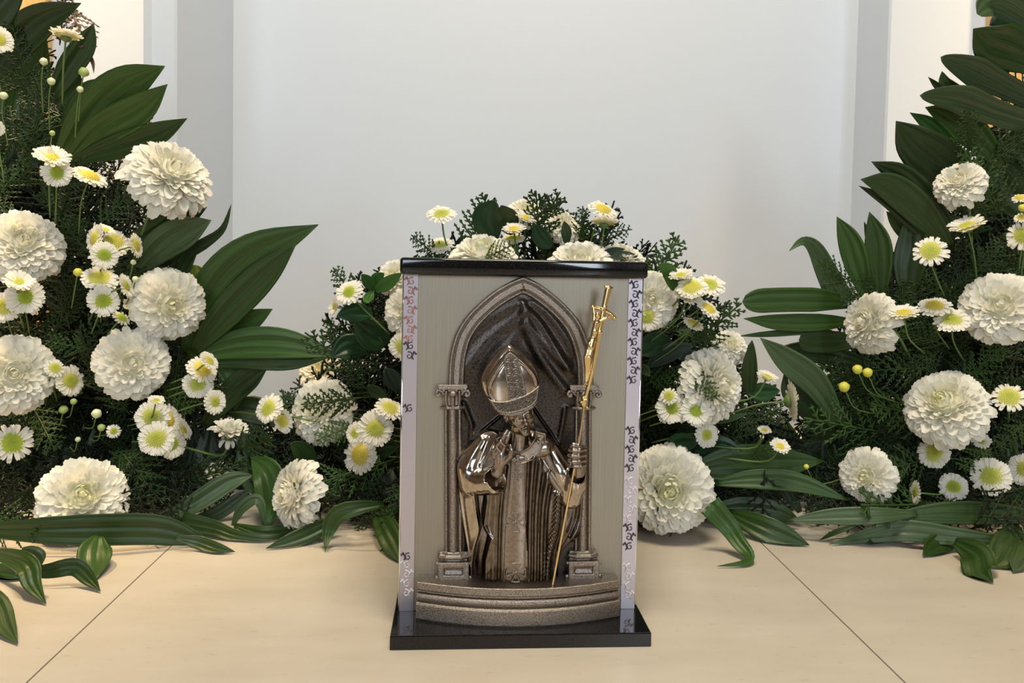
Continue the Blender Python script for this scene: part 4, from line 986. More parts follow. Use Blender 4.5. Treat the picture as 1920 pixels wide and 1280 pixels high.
NAMED = [  # label, base, tip, distance of base and tip, template
    ('brownish sprig tip standing against the wall at the upper left', (125, 10), (160, 68), 1.30, 'b'),
    ('brown dry sprig tip above the topmost left daisy', (112, 85), (120, -12), 1.33, 'b'),
    ('dry sprig right of the small leaf above the highest left mum', (190, 268), (274, 236), 1.32, 'b'),
    ('sprig crossing the lower left of the highest left mum', (262, 385), (322, 320), 1.235, 0),
    ('sprig tip over the upper left of the bushy left mum', (250, 505), (306, 560), 1.235, 1),
    ('sprig above the round mum of the left arrangement', (170, 655), (95, 640), 1.24, 1),
    ('sprig hanging right of the round mum of the left arrangement', (300, 720), (365, 780), 1.24, 2),
    ('light sprig between the two lowest left mums', (205, 845), (270, 890), 1.19, 3),
    ('sprig fanning down right of the lowest left mum', (230, 850), (300, 935), 1.17, 0),
    ('sprig over the left end of the long front blade', (-20, 975), (50, 1000), 1.06, 0),
    ('yellowish hanging sprig left of the lowest left mum', (60, 760), (110, 850), 1.22, 2),
    ('sprig standing left of the wide flat leaf tip', (640, 800), (520, 745), 1.24, 0),
    ('sprig pointing left under the wide flat leaf tip', (690, 700), (575, 640), 1.22, 1),
    ('tiny sprig tip above the bluish oval leaf', (640, 650), (614, 605), 1.22, 0),
    ('curly sprig above the side-facing daisy left of the shrine', (670, 570), (634, 508), 1.22, 3),
    ('sprig crossing the shaded mum left of the shrine', (680, 745), (572, 762), 1.17, 3),
    ('sprig hanging over the middle of the shaded mum', (672, 790), (590, 830), 1.18, 2),
    ('sprig touching the right side of the side-facing front mum', (660, 885), (555, 922), 1.13, 1),
    ('pale sprig left of the side-facing front mum', (440, 845), (520, 818), 1.22, 2),
    ('sprig under the daisies left of the shrine', (740, 860), (605, 905), 1.19, 1),
    ('sprig hanging down along the left side of the shrine', (752, 900), (738, 960), 1.13, 0),
    ('curved sprig rising at the top left of the middle flowers', (880, 475), (912, 358), 1.20, 2),
    ('small sprig left of the lower daisy above the shrine', (830, 490), (782, 445), 1.18, 3),
    ('sprig lying on the left mum above the shrine', (905, 490), (942, 462), 1.10, 1),
    ('spiky sprig at the very top of the middle flowers', (1012, 470), (1008, 352), 1.18, 2),
    ('sprig leaning right at the top of the middle flowers', (1000, 440), (1048, 368), 1.18, 0),
    ('sprig left of the two stacked daisies above the shrine', (1095, 455), (1088, 398), 1.20, 3),
    ('sprig under the two stacked daisies above the shrine', (1120, 440), (1168, 432), 1.17, 1),
    ('fan shaped sprig right of the shrine top', (1215, 560), (1266, 448), 1.22, 3),
    ('sprig reaching right past the daisies at the right of the shrine', (1300, 640), (1388, 575), 1.20, 0),
    ('sprig below the lowest daisy of the right cluster', (1260, 620), (1340, 640), 1.22, 1),
    ('sprig over the left edge of the tall mum', (1290, 690), (1340, 740), 1.15, 3),
    ('sprig under the grey green oval leaf right of the shrine', (1210, 720), (1290, 700), 1.22, 2),
    ('sprig right of the small bud near the right arrangement', (1400, 850), (1455, 838), 1.20, 0),
    ('sprig left of the mum facing left in the right arrangement', (1600, 530), (1556, 498), 1.24, 1),
    ('second lower sprig beside the mum facing left', (1625, 560), (1570, 545), 1.24, 2),
    ('bright sprig in front of the long grey blades at the right', (1815, 310), (1822, 215), 1.24, 3),
    ('sprig crossing the upper right mum', (1870, 400), (1822, 290), 1.22, 3),
    ('sprig beside the upper right mum on its right', (1880, 410), (1850, 300), 1.23, 0),
    ('sprig right of the yellow buds', (1740, 690), (1640, 690), 1.24, 1),
    ('sprig above the large tilted mum of the right arrangement', (1800, 720), (1880, 650), 1.24, 3),
    ('sprig left of the large tilted mum of the right arrangement', (1740, 780), (1620, 760), 1.24, 2),
    ('sprig low at the left of the right arrangement', (1660, 810), (1525, 790), 1.24, 0),
    ('bright sprig behind the opening bud at the right', (1860, 840), (1812, 868), 1.19, 3),
    ('sprig over the dim low mum of the right arrangement', (1740, 860), (1652, 880), 1.19, 0),
    ('sprig at the right edge above the low daisies', (1925, 790), (1885, 830), 1.20, 3),
    ('sprig under the two low daisies at the right edge', (1890, 900), (1900, 950), 1.20, 1),
    ('needle sprig lying on the dark flat blade at the right', (1760, 945), (1600, 950), 1.17, 2)]
rs = random.Random(5)
for lab, a, b_, Y, t in NAMED:
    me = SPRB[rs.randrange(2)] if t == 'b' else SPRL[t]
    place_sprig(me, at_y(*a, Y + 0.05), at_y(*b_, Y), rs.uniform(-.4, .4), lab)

FILL = []
MASS = {
  'left': dict(poly=[(-60, 40), (60, 60), (120, 150), (150, 270), (230, 300), (290, 400), (330, 470), (350, 600), (420, 690), (450, 760), (450, 900), (420, 985), (250, 1010), (-60, 1030)], anchor=(60, 930), y=1.32, deep=1.42, n=85),
  'middle': dict(poly=[(470, 800), (520, 740), (640, 690), (640, 600), (690, 530), (800, 480), (880, 430), (960, 395), (1090, 400), (1180, 450), (1270, 520), (1330, 590), (1400, 670), (1440, 740), (1500, 830), (1500, 930), (1420, 985), (700, 1000), (520, 985), (430, 960)], anchor=(980, 850), y=1.30, deep=1.38, n=85),
  'right': dict(poly=[(1970, 90), (1900, 150), (1850, 260), (1800, 330), (1760, 420), (1690, 480), (1620, 530), (1590, 620), (1560, 700), (1500, 780), (1480, 880), (1480, 975), (1650, 985), (1970, 1000)], anchor=(1900, 930), y=1.31, deep=1.42, n=80)}
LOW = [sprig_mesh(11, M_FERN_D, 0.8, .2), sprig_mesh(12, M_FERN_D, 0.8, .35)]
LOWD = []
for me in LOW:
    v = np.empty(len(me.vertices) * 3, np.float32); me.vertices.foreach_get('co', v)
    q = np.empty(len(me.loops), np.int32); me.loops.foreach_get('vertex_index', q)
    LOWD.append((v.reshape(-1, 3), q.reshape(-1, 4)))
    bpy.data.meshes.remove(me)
def inside(px, py, poly):
    return float(poly_sd(np.array([[float(px)]]), np.array([[float(py)]]), np.array(poly, float))[0, 0])
for nm, M in MASS.items():
    rr = random.Random(len(nm) * 7 + 1)
    P = np.array(M['poly'], float); lo, hi = P.min(0), P.max(0)
    def pick(margin):
        while True:
            x, y = rr.uniform(lo[0], hi[0]), rr.uniform(lo[1], hi[1])
            d = inside(x, y, M['poly'])
            if d < -margin: return x, y, -d
    def pose(Yc, spread, margin, lmin, lmax, widen=0):
        x, y, d = pick(margin)
        if widen and rr.random() < .3: x += widen
        ax, ay = x - M['anchor'][0], y - M['anchor'][1]
        ang = math.atan2(ay, ax) + rr.gauss(0, spread)
        L = rr.uniform(lmin, lmax) * (0.75 if d < 40 else 1)
        Y = Yc + rr.uniform(-.03, .03)
        # nearer the floor the bunch comes forward, but never below the tiles
        Y = min(Y, (EYE - rr.uniform(.015, .05)) * FPX / max(y - 492, 40))
        c = at_y(x, y, Y)
        dz = -math.sin(ang); dx = math.cos(ang)
        fw = rr.uniform(-.55, .15) if y < 830 else rr.uniform(-.1, .3)
        dv = np.array([dx, fw, dz]); dv /= np.linalg.norm(dv)
        a = c - dv * L * .5; b_ = c + dv * L * .5
        a[2] = max(a[2], .012); b_[2] = max(b_[2], .012)
        return a, b_
    for i in range(M['n']):
        a, b_ = pose(M['y'], .75, 26, .075, .12)
        o = place_sprig(SPR[rr.randrange(4)], a, b_, rr.uniform(-.7, .7), {'left': 'dark green conifer sprig filling between the flowers of the left arrangement', 'middle': 'dark green conifer sprig filling between the flowers of the middle arrangement', 'right': 'dark green conifer sprig filling between the flowers of the right arrangement'}[nm], 'filler sprigs of the %s arrangement' % nm); FILL.append((o, 'conifer sprig', (a + b_) / 2, nm))
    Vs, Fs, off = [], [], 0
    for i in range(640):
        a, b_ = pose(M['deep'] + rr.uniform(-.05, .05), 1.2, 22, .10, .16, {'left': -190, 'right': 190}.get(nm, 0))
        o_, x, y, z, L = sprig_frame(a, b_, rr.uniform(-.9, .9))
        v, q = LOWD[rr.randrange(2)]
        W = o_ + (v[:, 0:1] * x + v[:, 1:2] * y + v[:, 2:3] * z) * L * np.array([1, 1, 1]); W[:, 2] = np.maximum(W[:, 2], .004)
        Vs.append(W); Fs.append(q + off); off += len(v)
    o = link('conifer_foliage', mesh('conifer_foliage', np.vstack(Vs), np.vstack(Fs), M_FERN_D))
    tag(o, 'dense dark conifer foliage deep inside the %s arrangement' % nm, 'foliage', kind='stuff')
    # a low row of dark leaves standing at the foot, behind the sprigs
    x0, x1 = {'left': (-210, 430), 'middle': (400, 1500), 'right': (1490, 2130)}[nm]
    for i in range(int((x1 - x0) / 42)):
        x = x0 + 42 * i + rr.uniform(-8, 8); t = rr.uniform(-40, 40)
        Yb = 1.36 + rr.uniform(-.01, .03)
        p0, p1 = (x, 940), (x + t, rr.uniform(760, 800))
        oo = leaf_obj('palm_leaf', [p0, (x + t * .4, 870), p1], 74, Yb, Yb + .03, M_LEAF_D, fold=.1, ns=10)
        tag(oo, 'large dark leaf deep behind the foliage of the %s arrangement' % nm, 'leaf', 'deep leaves of the %s arrangement' % nm); FILL.append((oo, 'dark upright leaf deep behind', at_y(x + t * .4, 860, Yb), nm))
    # large dark leaves at the back of the bunch
    for i in range(16 if nm != 'middle' else 12):
        x, y, d = pick(50)
        ang = math.atan2(y - M['anchor'][1], x - M['anchor'][0]) + rr.gauss(0, .5); L = min(120, d + 30)
        p0 = (x - math.cos(ang) * L, min(y - math.sin(ang) * L, 930)); p1 = (x + math.cos(ang) * L * .5, min(y + math.sin(ang) * L * .5, 930))
        oo = leaf_obj('palm_leaf', [p0, ((p0[0] + p1[0]) / 2, (p0[1] + p1[1]) / 2 - 8), p1], 95, M['deep'] + .09, M['deep'] + .06, M_LEAF_D, fold=.1, ns=10)
        tag(oo, 'large dark leaf deep behind the foliage of the %s arrangement' % nm, 'leaf', 'deep leaves of the %s arrangement' % nm); FILL.append((oo, 'large dark leaf deep behind', at_y((p0[0] + p1[0]) / 2, (p0[1] + p1[1]) / 2, M['deep']), nm))

# ------------------------------------------------------------------ flowers
def frame_of(d):
    d = nrm(d); up = np.array([0, 0, 1.0]) if abs(d[2]) < .95 else np.array([0, 1.0, 0])
    x = np.cross(up, d); x /= np.linalg.norm(x); y = np.cross(d, x); return x, y, d
def petal_vf(theta, phi, L, w, curl, cup, r0=0.10, zs=0.8, nu=5, rnd=0.0):
    """one petal of a mum: polar angle theta from the flower's axis"""
    U = [0.0, .3, .58, .80, .93, 1.0]; Wd = [.30, .62, .95, 1.05, .86, .40]
    V = []
    er = np.array([math.cos(phi), math.sin(phi), 0]); ez = np.array([0, 0, 1.0]); es = np.array([-math.sin(phi), math.cos(phi), 0])
    for u, wd in zip(U, Wd):
        th = theta * (.72 + .28 * u) + curl * (u - .55) * abs(u - .2)
        p = er * (r0 * math.sin(theta) + L * u * math.sin(th)) + ez * zs * (L * u * math.cos(th))
        nn = er * math.cos(th) - ez * math.sin(th)       # pointing outward / down
        for k in (-1, 0, 1):
            notch = -.02 * L * (k == 0) * (u == 1)
            V.append(p + es * k * w * wd * .5 - nn * (abs(k) * cup * w * wd) + (er * math.sin(th) + ez * math.cos(th)) * notch)
    F = [(i * 3 + k, i * 3 + k + 1, i * 3 + k + 4, i * 3 + k + 3) for i in range(len(U) - 1) for k in (0, 1)]
    return np.array(V), F, np.repeat(U, 3)
WHITE, CREAM, LIME, LEMON = np.array((.90, .89, .81)), np.array((.88, .86, .70)), np.array((.62, .66, .22)), np.array((.82, .78, .30))
def mum_mesh(seed, n=230, center=CREAM, th_max=1.75, inner_curl=-.5, core=True):
    rr = random.Random(seed); g = Bag()
    if core:                                   # the packed heart the petals grow from
        V = []; F = []; m = 14
        for i in range(8):
            a = .08 + i / 7 * (th_max - .1)
            for k in range(m):
                q = 2 * math.pi * k / m; V.append((.60 * math.sin(a) * math.cos(q), .60 * math.sin(a) * math.sin(q), .60 * math.cos(a) * .8))
        for i in range(7):
            for k in range(m):
                k2 = (k + 1) % m; F.append((i * m + k, (i + 1) * m + k, (i + 1) * m + k2, i * m + k2))
        g.add(V, F, center * .5 + CREAM * .5)
    for i in range(n):
        t = (i + .5) / n
        th = math.acos(max(-1, 1 - t * (1 - math.cos(th_max)))) + rr.uniform(-.06, .06)
        ph = i * 2.399963 + rr.uniform(-.16, .16)
        L = (0.80 + .20 * t ** .6) * rr.uniform(.93, 1.06)
        w = (.15 + .12 * min(1, t * 1.6)) * rr.uniform(.85, 1.15)
        curl = inner_curl * (1 - t) + .75 * t + rr.uniform(-.25, .25)
        V, F, U = petal_vf(th, ph, L, w, curl, .20)
        k = min(1, t * 6)
        c0 = center * (1 - k) + WHITE * k
        base = CREAM * (.5 + .5 * k) + center * (.5 - .5 * k)
        C = base[None] * (1 - U[:, None]) ** 1.5 + c0[None] * (1 - (1 - U[:, None]) ** 1.5)
        g.add(V, F, C)
    return g.mesh('petal_cluster', M_PETAL)
def outer_petal(seed):
    g = Bag(); rr = random.Random(seed)
    V, F, U = petal_vf(1.72, 0, 1.0, .27, .75, .2)
    C = (CREAM * .9)[None] * (1 - U[:, None]) + WHITE[None] * U[:, None]
    g.add(V, F, C); return g.mesh('petal', M_PETAL)
MUMS = [mum_mesh(1), mum_mesh(2, 250), mum_mesh(3, 190, np.array((.84, .82, .58)), 1.8), mum_mesh(4, 240, np.array((.82, .82, .52)), 1.7, -.7)]
MUMC = mum_mesh(9, 70, CREAM, .75, -.3, False)        # narrow half-open mum
PETALS = [outer_petal(1), outer_petal(2)]
def calyx_mesh(kind):
    prof = [(0.0, -.02), (.30, -.01), (.34, -.10), (.24, -.22), (.08, -.30), (.05, -.36)]
    V = []; F = []; m = 12
    for r, z in prof:
        for k in range(m):
            a = 2 * math.pi * k / m; V.append((r * (1 + .08 * (k % 2)) * math.cos(a), r * (1 + .08 * (k % 2)) * math.sin(a), z))
    for i in range(len(prof) - 1):
        for k in range(m):
            k2 = (k + 1) % m; F.append((i * m + k, (i + 1) * m + k, (i + 1) * m + k2, i * m + k2))
    return mesh('calyx', V, F, M_CALYX)
CALYX = calyx_mesh(0)
def daisy_mesh(seed, n1, n2, tilt):
    rr = random.Random(seed); g = Bag()
    for ring, n in ((0, n1), (1, n2)):
        for i in range(n):
            ph = 2 * math.pi * (i + .5 * ring + rr.uniform(-.18, .18)) / n
            L = (1.0 - .12 * ring) * rr.uniform(.9, 1.06); w = .225 * rr.uniform(.9, 1.12)
            er = np.array([math.cos(ph), math.sin(ph), 0]); es = np.array([-math.sin(ph), math.cos(ph), 0])
            dz = tilt + ring * .10 + rr.uniform(-.08, .08)
            V = []; U = [.2, .5, .8, .93, 1.0]; Wd = [.55, .9, 1.05, .9, .5]
            for u, wd in zip(U, Wd):
                z = dz * (u - .2) - .22 * max(0, u - .55) ** 2 + .03 * ring
                for k in (-1, 0, 1):
                    V.append(er * (u * L - .04 * (k == 0) * (u == 1)) + es * k * w * wd * .5 + np.array([0, 0, z + abs(k) * .045 * wd]))
            F = [(a * 3 + k, a * 3 + k + 1, a * 3 + k + 4, a * 3 + k + 3) for a in range(4) for k in (0, 1)]
            C = [(LEMON * .5 + WHITE * .5) if u < .3 else WHITE for u in U for k in range(3)]
            g.add(V, F, np.array(C))
    return g.mesh('petals', M_PETAL)
DAISY = [daisy_mesh(1, 22, 20, .12), daisy_mesh(2, 24, 18, .02), daisy_mesh(3, 20, 19, .30), daisy_mesh(4, 17, 12, -.05)]
def disk_mesh(c_in, c_out, R, dome):
    g = Bag(); n = 110
    m = 20; V = [(0, 0, dome - .03)]; C = [c_in]; F = []
    for i in range(1, 7):
        r = R * i / 6
        for k in range(m):
            a = 2 * math.pi * k / m; z = dome * (1 - (r / R) ** 2) - .03 - .05 * (1 - min(1, r / R * 3)); V.append((r * math.cos(a), r * math.sin(a), z)); t = (i / 6) ** 1.2; C.append(c_in * (1 - t) + c_out * t)
    for k in range(m): F.append((0, 1 + k, 1 + (k + 1) % m))
    for i in range(5):
        for k in range(m):
            a = 1 + i * m; F.append((a + k, a + m + k, a + m + (k + 1) % m, a + (k + 1) % m))
    g.add(V, F, np.array(C))
    for i in range(n):        # florets
        r = R * math.sqrt((i + .5) / n); a = i * 2.399963; t = r / R
        z = dome * (1 - t * t) - .03 - .05 * (1 - min(1, t * 3)); c = c_in * (1 - t) + c_out * t
        p = np.array([r * math.cos(a), r * math.sin(a), z]); s = R * .085
        V = [p + np.array([s, 0, 0]), p + np.array([0, s, 0]), p + np.array([-s, 0, 0]), p + np.array([0, -s, 0]), p + np.array([p[0] * .12, p[1] * .12, .035 + .02 * t])]
        g.add(V, [(0, 1, 4), (1, 2, 4), (2, 3, 4), (3, 0, 4)], np.array([c * .92] * 4 + [np.minimum(c * 1.15, 1)]))
    return g.mesh('disk', M_PETAL)
DISK = {'g': disk_mesh(np.array((.30, .42, .03)), np.array((.62, .70, .10)), .50, .10),
        'y': disk_mesh(np.array((.58, .60, .05)), np.array((.86, .80, .26)), .60, .16),
        'Y': disk_mesh(np.array((.74, .66, .06)), np.array((.88, .74, .22)), .56, .22),
        'm': disk_mesh(np.array((.42, .50, .04)), np.array((.80, .78, .24)), .56, .12)}
ANCH = {'L': np.array(at_y(90, 960, 1.46)), 'M': np.array(at_y(980, 900, 1.40)), 'R': np.array(at_y(1880, 960, 1.46))}
for k in ANCH: ANCH[k][2] = max(ANCH[k][2], .05)
def stem_child(root, pos, fdir, anc, r, length, back):
    a = ANCH[anc]; p0 = pos - fdir * back
    to = a - p0; D = np.linalg.norm(to); L = min(length, D * .8); to = to / D
    p1 = p0 - fdir * L * .3 + to * L * .15; p2 = p0 + to * L * .95 - fdir * L * .12
    p2[2] = max(p2[2], .006); p1[2] = max(p1[2], .006)
    P = catmull(np.array([p0, p1, p2]), 8) - pos
    V, F = tube_vf(P, r, 6)
    return link('stem', mesh('stem', V, F, M_STEM), root)
rf = random.Random(77)
def face_dir(pos, fr, fu):
    """facing given as rightward and upward share; the rest points at the viewer"""
    vw = EYEP - pos; vw = vw / np.linalg.norm(vw)
    m = math.hypot(fr, fu)
    if .3 < m < .9: k = min(m * 1.18, .90) / m; fr, fu = fr * k, fu * k
    rt = np.cross(np.array([0, 0, 1.0]), vw); rt = -rt / np.linalg.norm(rt) * -1
    q = 1 - fr * fr - fu * fu
    up = np.cross(vw, rt)
    return nrm(rt * fr + up * fu + vw * (math.sqrt(max(q, .02)) if fu < .92 and fr < .94 else -.22))
FLOW = []
ARR = {'L': 'left', 'M': 'middle', 'R': 'right'}
def flower_root(name, px, py, Y, fr, fu, label, cat, anc):
    pos = at_y(px, py, Y); d = face_dir(pos, fr, fu)
    r = empty(name, pos); tag(r, label, cat, {'chrysanthemum': 'chrysanthemums', 'daisy': 'small daisies', 'flower_bud': 'flower buds'}[name] + ' of the %s arrangement' % ARR[anc])
    FLOW.append((label, px, py))
    x, y, z = frame_of(d); spin = rf.uniform(0, 6.28); c, s = math.cos(spin), math.sin(spin)
    x, y = x * c + y * s, y * c - x * s
    return r, pos, d, Matrix([[x[0], y[0], z[0]], [x[1], y[1], z[1]], [x[2], y[2], z[2]]]).to_4x4()
def put(name, me, root, Rm, S, off=0.0, spin=0.0):
    o = link(name, me, root)
    sc = Matrix.Diagonal((*S, 1)) if not np.isscalar(S) else Matrix.Diagonal((S, S, S, 1))
    o.matrix_local = Matrix.Translation(Rm.to_3x3() @ Vector((0, 0, off))) @ Rm @ Matrix.Rotation(spin, 4, 'Z') @ sc
    return o
def mum(label, px, py, r_px, Y, fr, fu, anc, var=0, loose=14, sag=0.0, half=False):
    R = r_px * Y / FPX
    root, pos, d, Rm = flower_root('chrysanthemum', px, py, Y, fr, fu, label, 'flower', anc)
    off = -R * (.34 if not half else .5)
    put('petal_cluster', MUMC if half else MUMS[var], root, Rm, R * (1 if not half else 1.5), off)
    for i in range(loose):
        t = rf.uniform(.92, 1.12)
        put('petal', PETALS[i % 2], root, Rm, (R * t * (.6 if half else 1), R * t, R * rf.uniform(.7, 1.1)), off - R * rf.uniform(.02, .14), i * 6.283 / max(loose, 1) + rf.uniform(-.2, .2))
    put('calyx', CALYX, root, Rm, R * .9, off)
    stem_child(root, pos, d, anc, .0022, .10, R * .5)
def daisy(label, px, py, r_px, Y, fr, fu, anc, dk='y', var=0, L=.09):
    R = r_px * Y / FPX
    root, pos, d, Rm = flower_root('daisy', px, py, Y, fr, fu, label, 'flower', anc)
    put('petals', DAISY[var], root, Rm, R); put('disk', DISK[dk], root, Rm, R * rf.uniform(.98, 1.14), R * .07)
    put('calyx', CALYX, root, Rm, R * .95, 0)
    stem_child(root, pos, d, anc, .0013, L, R * .2)
def bud_mesh(mat):
    g = Bag(); V = []; F = []; m = 10; prof = [(.05, -1), (.5, -.8), (.9, -.25), (1.0, .2), (.8, .7), (.45, .95), (.02, 1.02)]
    for r, z in prof:
        for k in range(m):
            a = 2 * math.pi * k / m; q = 1 + .09 * (k % 2); V.append((r * q * math.cos(a), r * q * math.sin(a), z))
    for i in range(len(prof) - 1):
        for k in range(m):
            k2 = (k + 1) % m; F.append((i * m + k, i * m + k2, (i + 1) * m + k2, (i + 1) * m + k))
    return mesh('bud', V, F, mat)
BUDS = {'w': bud_mesh(M_BUDW), 'y': bud_mesh(M_BUDY), 'g': bud_mesh(M_BUD)}
def bud(label, px, py, r_px, Y, fr, fu, anc, kind='w', L=.07):
    R = r_px * Y / FPX
    root, pos, d, Rm = flower_root('flower_bud', px, py, Y, fr, fu, label, 'flower bud', anc)
    put('bud', BUDS[kind], root, Rm, R); put('calyx', CALYX, root, Rm, R * 2.2, -R * .15)
    stem_child(root, pos, d, anc, .0010, L, R * .8)

# --- mums
mum('highest white mum of the left arrangement, domed with drooping petals', 328, 318, 76, 1.245, .35, .55, 'L', 0, 18)
mum('large white mum cut by the left edge at mid height', 46, 452, 68, 1.22, .1, .35, 'L', 1)
mum('bushy white mum with loose petals beside the tall split leaf', 322, 572, 66, 1.24, .25, -.05, 'L', 2, 20)
mum('round cream mum in the middle of the left arrangement', 248, 680, 65, 1.21, .05, .05, 'L', 0, 16)
mum('large white mum at the left edge below mid height', 26, 700, 72, 1.19, .05, .05, 'L', 1)
mum('lowest left mum with a yellow centre behind the long front blade', 156, 930, 78, 1.13, .0, .25, 'L', 3)
mum('narrow half-open white mum facing up between left and middle flowers', 430, 808, 30, 1.27, .05, .90, 'L', 0, 8, half=True)
mum('small bluish mum deep in the shade between left and middle flowers', 412, 885, 24, 1.36, .1, .3, 'L', 2, 8)
mum('white mum half covered by a sprig left of the shrine', 594, 770, 60, 1.24, -.45, .05, 'M', 1)
mum('cream mum turned sideways low at the left of the shrine', 540, 926, 62, 1.16, -.88, .05, 'M', 0, 12)
mum('dim mum far back below the wide flat leaf', 600, 690, 44, 1.42, -.3, .4, 'M', 2, 8)
mum('flat cream mum just above the left half of the shrine top', 905, 472, 62, 1.17, -.05, .72, 'M', 3)
mum('bright mum just above the right half of the shrine top', 1088, 488, 60, 1.17, .0, .62, 'M', 1)
mum('white mum at the very top of the middle flowers', 985, 392, 36, 1.28, .0, .7, 'M', 2, 10)
mum('tilted white mum right of the topmost middle mum', 1058, 418, 36, 1.26, .35, .55, 'M', 0, 12)
mum('flat white mum at the right end of the shrine top', 1172, 478, 42, 1.22, .25, .75, 'M', 1, 12)
mum('grey shaded mum behind the left end of the shrine top', 738, 515, 36, 1.26, -.3, .4, 'M', 2, 10)
mum('cream mum half hidden by the upper left edge of the shrine', 762, 583, 46, 1.22, -.3, .1, 'M', 0, 12)
mum('round mum beside the upper right edge of the shrine', 1220, 562, 54, 1.22, .25, .1, 'M', 1)
mum('small mum at the right end of the middle flowers', 1372, 645, 32, 1.26, .3, .4, 'M', 2, 10)
mum('tall white mum turned right at the right of the shrine', 1350, 722, 68, 1.20, .66, .08, 'M', 1, 12)
mum('largest front mum resting on the floor right of the shrine', 1256, 920, 80, 1.165, .05, -.12, 'M', 3, 18)
mum('mum mostly hidden behind the right edge of the shrine', 1172, 772, 30, 1.24, .3, .1, 'M', 2, 10)
mum('mum facing left on the left side of the right arrangement', 1620, 603, 56, 1.23, -.62, .12, 'R', 1, 12)
mum('upper right mum with drooping petals beside a sprig', 1796, 338, 44, 1.24, -.25, .45, 'R', 0, 16)
mum('large cream mum at the right edge at mid height', 1876, 572, 66, 1.20, .0, .25, 'R', 0)
mum('large tilted mum low in the right arrangement', 1768, 752, 72, 1.19, -.2, .42, 'R', 3, 18)
mum('dim low mum in the lower left of the right arrangement', 1622, 893, 50, 1.20, -.25, -.15, 'R', 2, 14)
# --- daisies: left
LD = [('topmost left daisy seen from the side against the wall', 124, 70, 30, .1, .92, 'y', 2), ('daisy cut by the left edge near the top', -3, 75, 27, .2, .3, 'y', 0), ('daisy sliver at the left edge below the top leaves', -8, 240, 16, .0, .1, 'g', 0),
      ('yellow centred daisy upper of the three at the upper left', 98, 298, 33, .1, .70, 'y', 2), ('green centred daisy in the group of three at the upper left', 107, 324, 28, .0, .15, 'g', 1), ('side-turned daisy right in the group of three at the upper left', 168, 332, 33, .3, .82, 'Y', 1),
      ('daisy turned left at the rim of the upper left cluster', 180, 447, 28, -.8, .2, 'y', 0), ('small white daisy tilted up behind the upper left cluster', 197, 432, 17, .3, .75, 'y', 2), ('yellow centred daisy in the upper left cluster', 212, 455, 32, .15, .5, 'y', 1), ('green centred daisy at the bottom of the upper left cluster', 196, 478, 27, .0, .1, 'g', 1), ('daisy turned right at the rim of the upper left cluster', 253, 460, 24, .82, .2, 'y', 0),
      ('yellow flat daisy above a green centred one, left of the bushy mum', 187, 523, 34, .0, .62, 'y', 1), ('narrow daisy turned right, left of the bushy mum', 235, 537, 25, .78, .25, 'm', 0), ('green centred daisy below a flat yellow one, left of the bushy mum', 194, 564, 30, .0, .08, 'g', 1), ('small tilted daisy above the round cream mum', 228, 596, 19, .45, .55, 'g', 3),
      ('daisy tilted up behind the green centred daisy at the left edge', 35, 530, 28, .1, .62, 'm', 2), ('lime centred daisy near the left edge', 47, 557, 35, .05, .08, 'g', 0), ('yellow daisy cut by the left edge below a mum', 6, 576, 32, -.1, .3, 'y', 1),
      ('small yellow daisy behind the left edge mum', 103, 690, 19, .2, .3, 'm', 3), ('daisy turned right beside the left edge mum', 130, 714, 31, .5, .05, 'm', 1), ('large lime centred daisy low at the left edge', 24, 830, 38, -.02, .05, 'g', 3),
      ('side-turned daisy at the top of the right cluster of four', 391, 677, 22, .55, .45, 'y', 0), ('yellow domed daisy in the right cluster of four', 378, 693, 30, .35, .45, 'Y', 1), ('green centred daisy in the right cluster of four', 371, 720, 29, -.02, .05, 'm', 1), ('narrow daisy lowest in the right cluster of four', 402, 753, 25, .5, .05, 'm', 0),
      ('upper left daisy of the dense cluster right of the lowest mum', 285, 782, 33, -.1, .1, 'm', 1), ('bright yellow daisy side in the dense cluster', 314, 788, 30, .62, .15, 'Y', 2), ('front daisy of the dense cluster right of the lowest mum', 293, 823, 34, .0, .05, 'm', 1), ('daisy behind at the lower right of the dense cluster', 322, 832, 30, .45, -.1, 'g', 0), ('narrow white daisy at the right rim of the dense cluster', 342, 806, 22, .7, .3, 'y', 2), ('half hidden white daisy on top of the dense cluster', 293, 752, 16, .1, .7, 'y', 2),
      ('tiny opening yellow daisy left of the dense cluster', 213, 808, 14, .1, .1, 'g', 3)]
for i, (lab, x, y, r, fr, fu, dk, v) in enumerate(LD): daisy(lab, x, y, r, 1.185 + .035 * ((i * 7) % 3) / 2 + (.02 if y < 350 else 0) - (.02 if fr == 0 or abs(fr) < .03 else 0), fr, fu, 'L', dk, v)
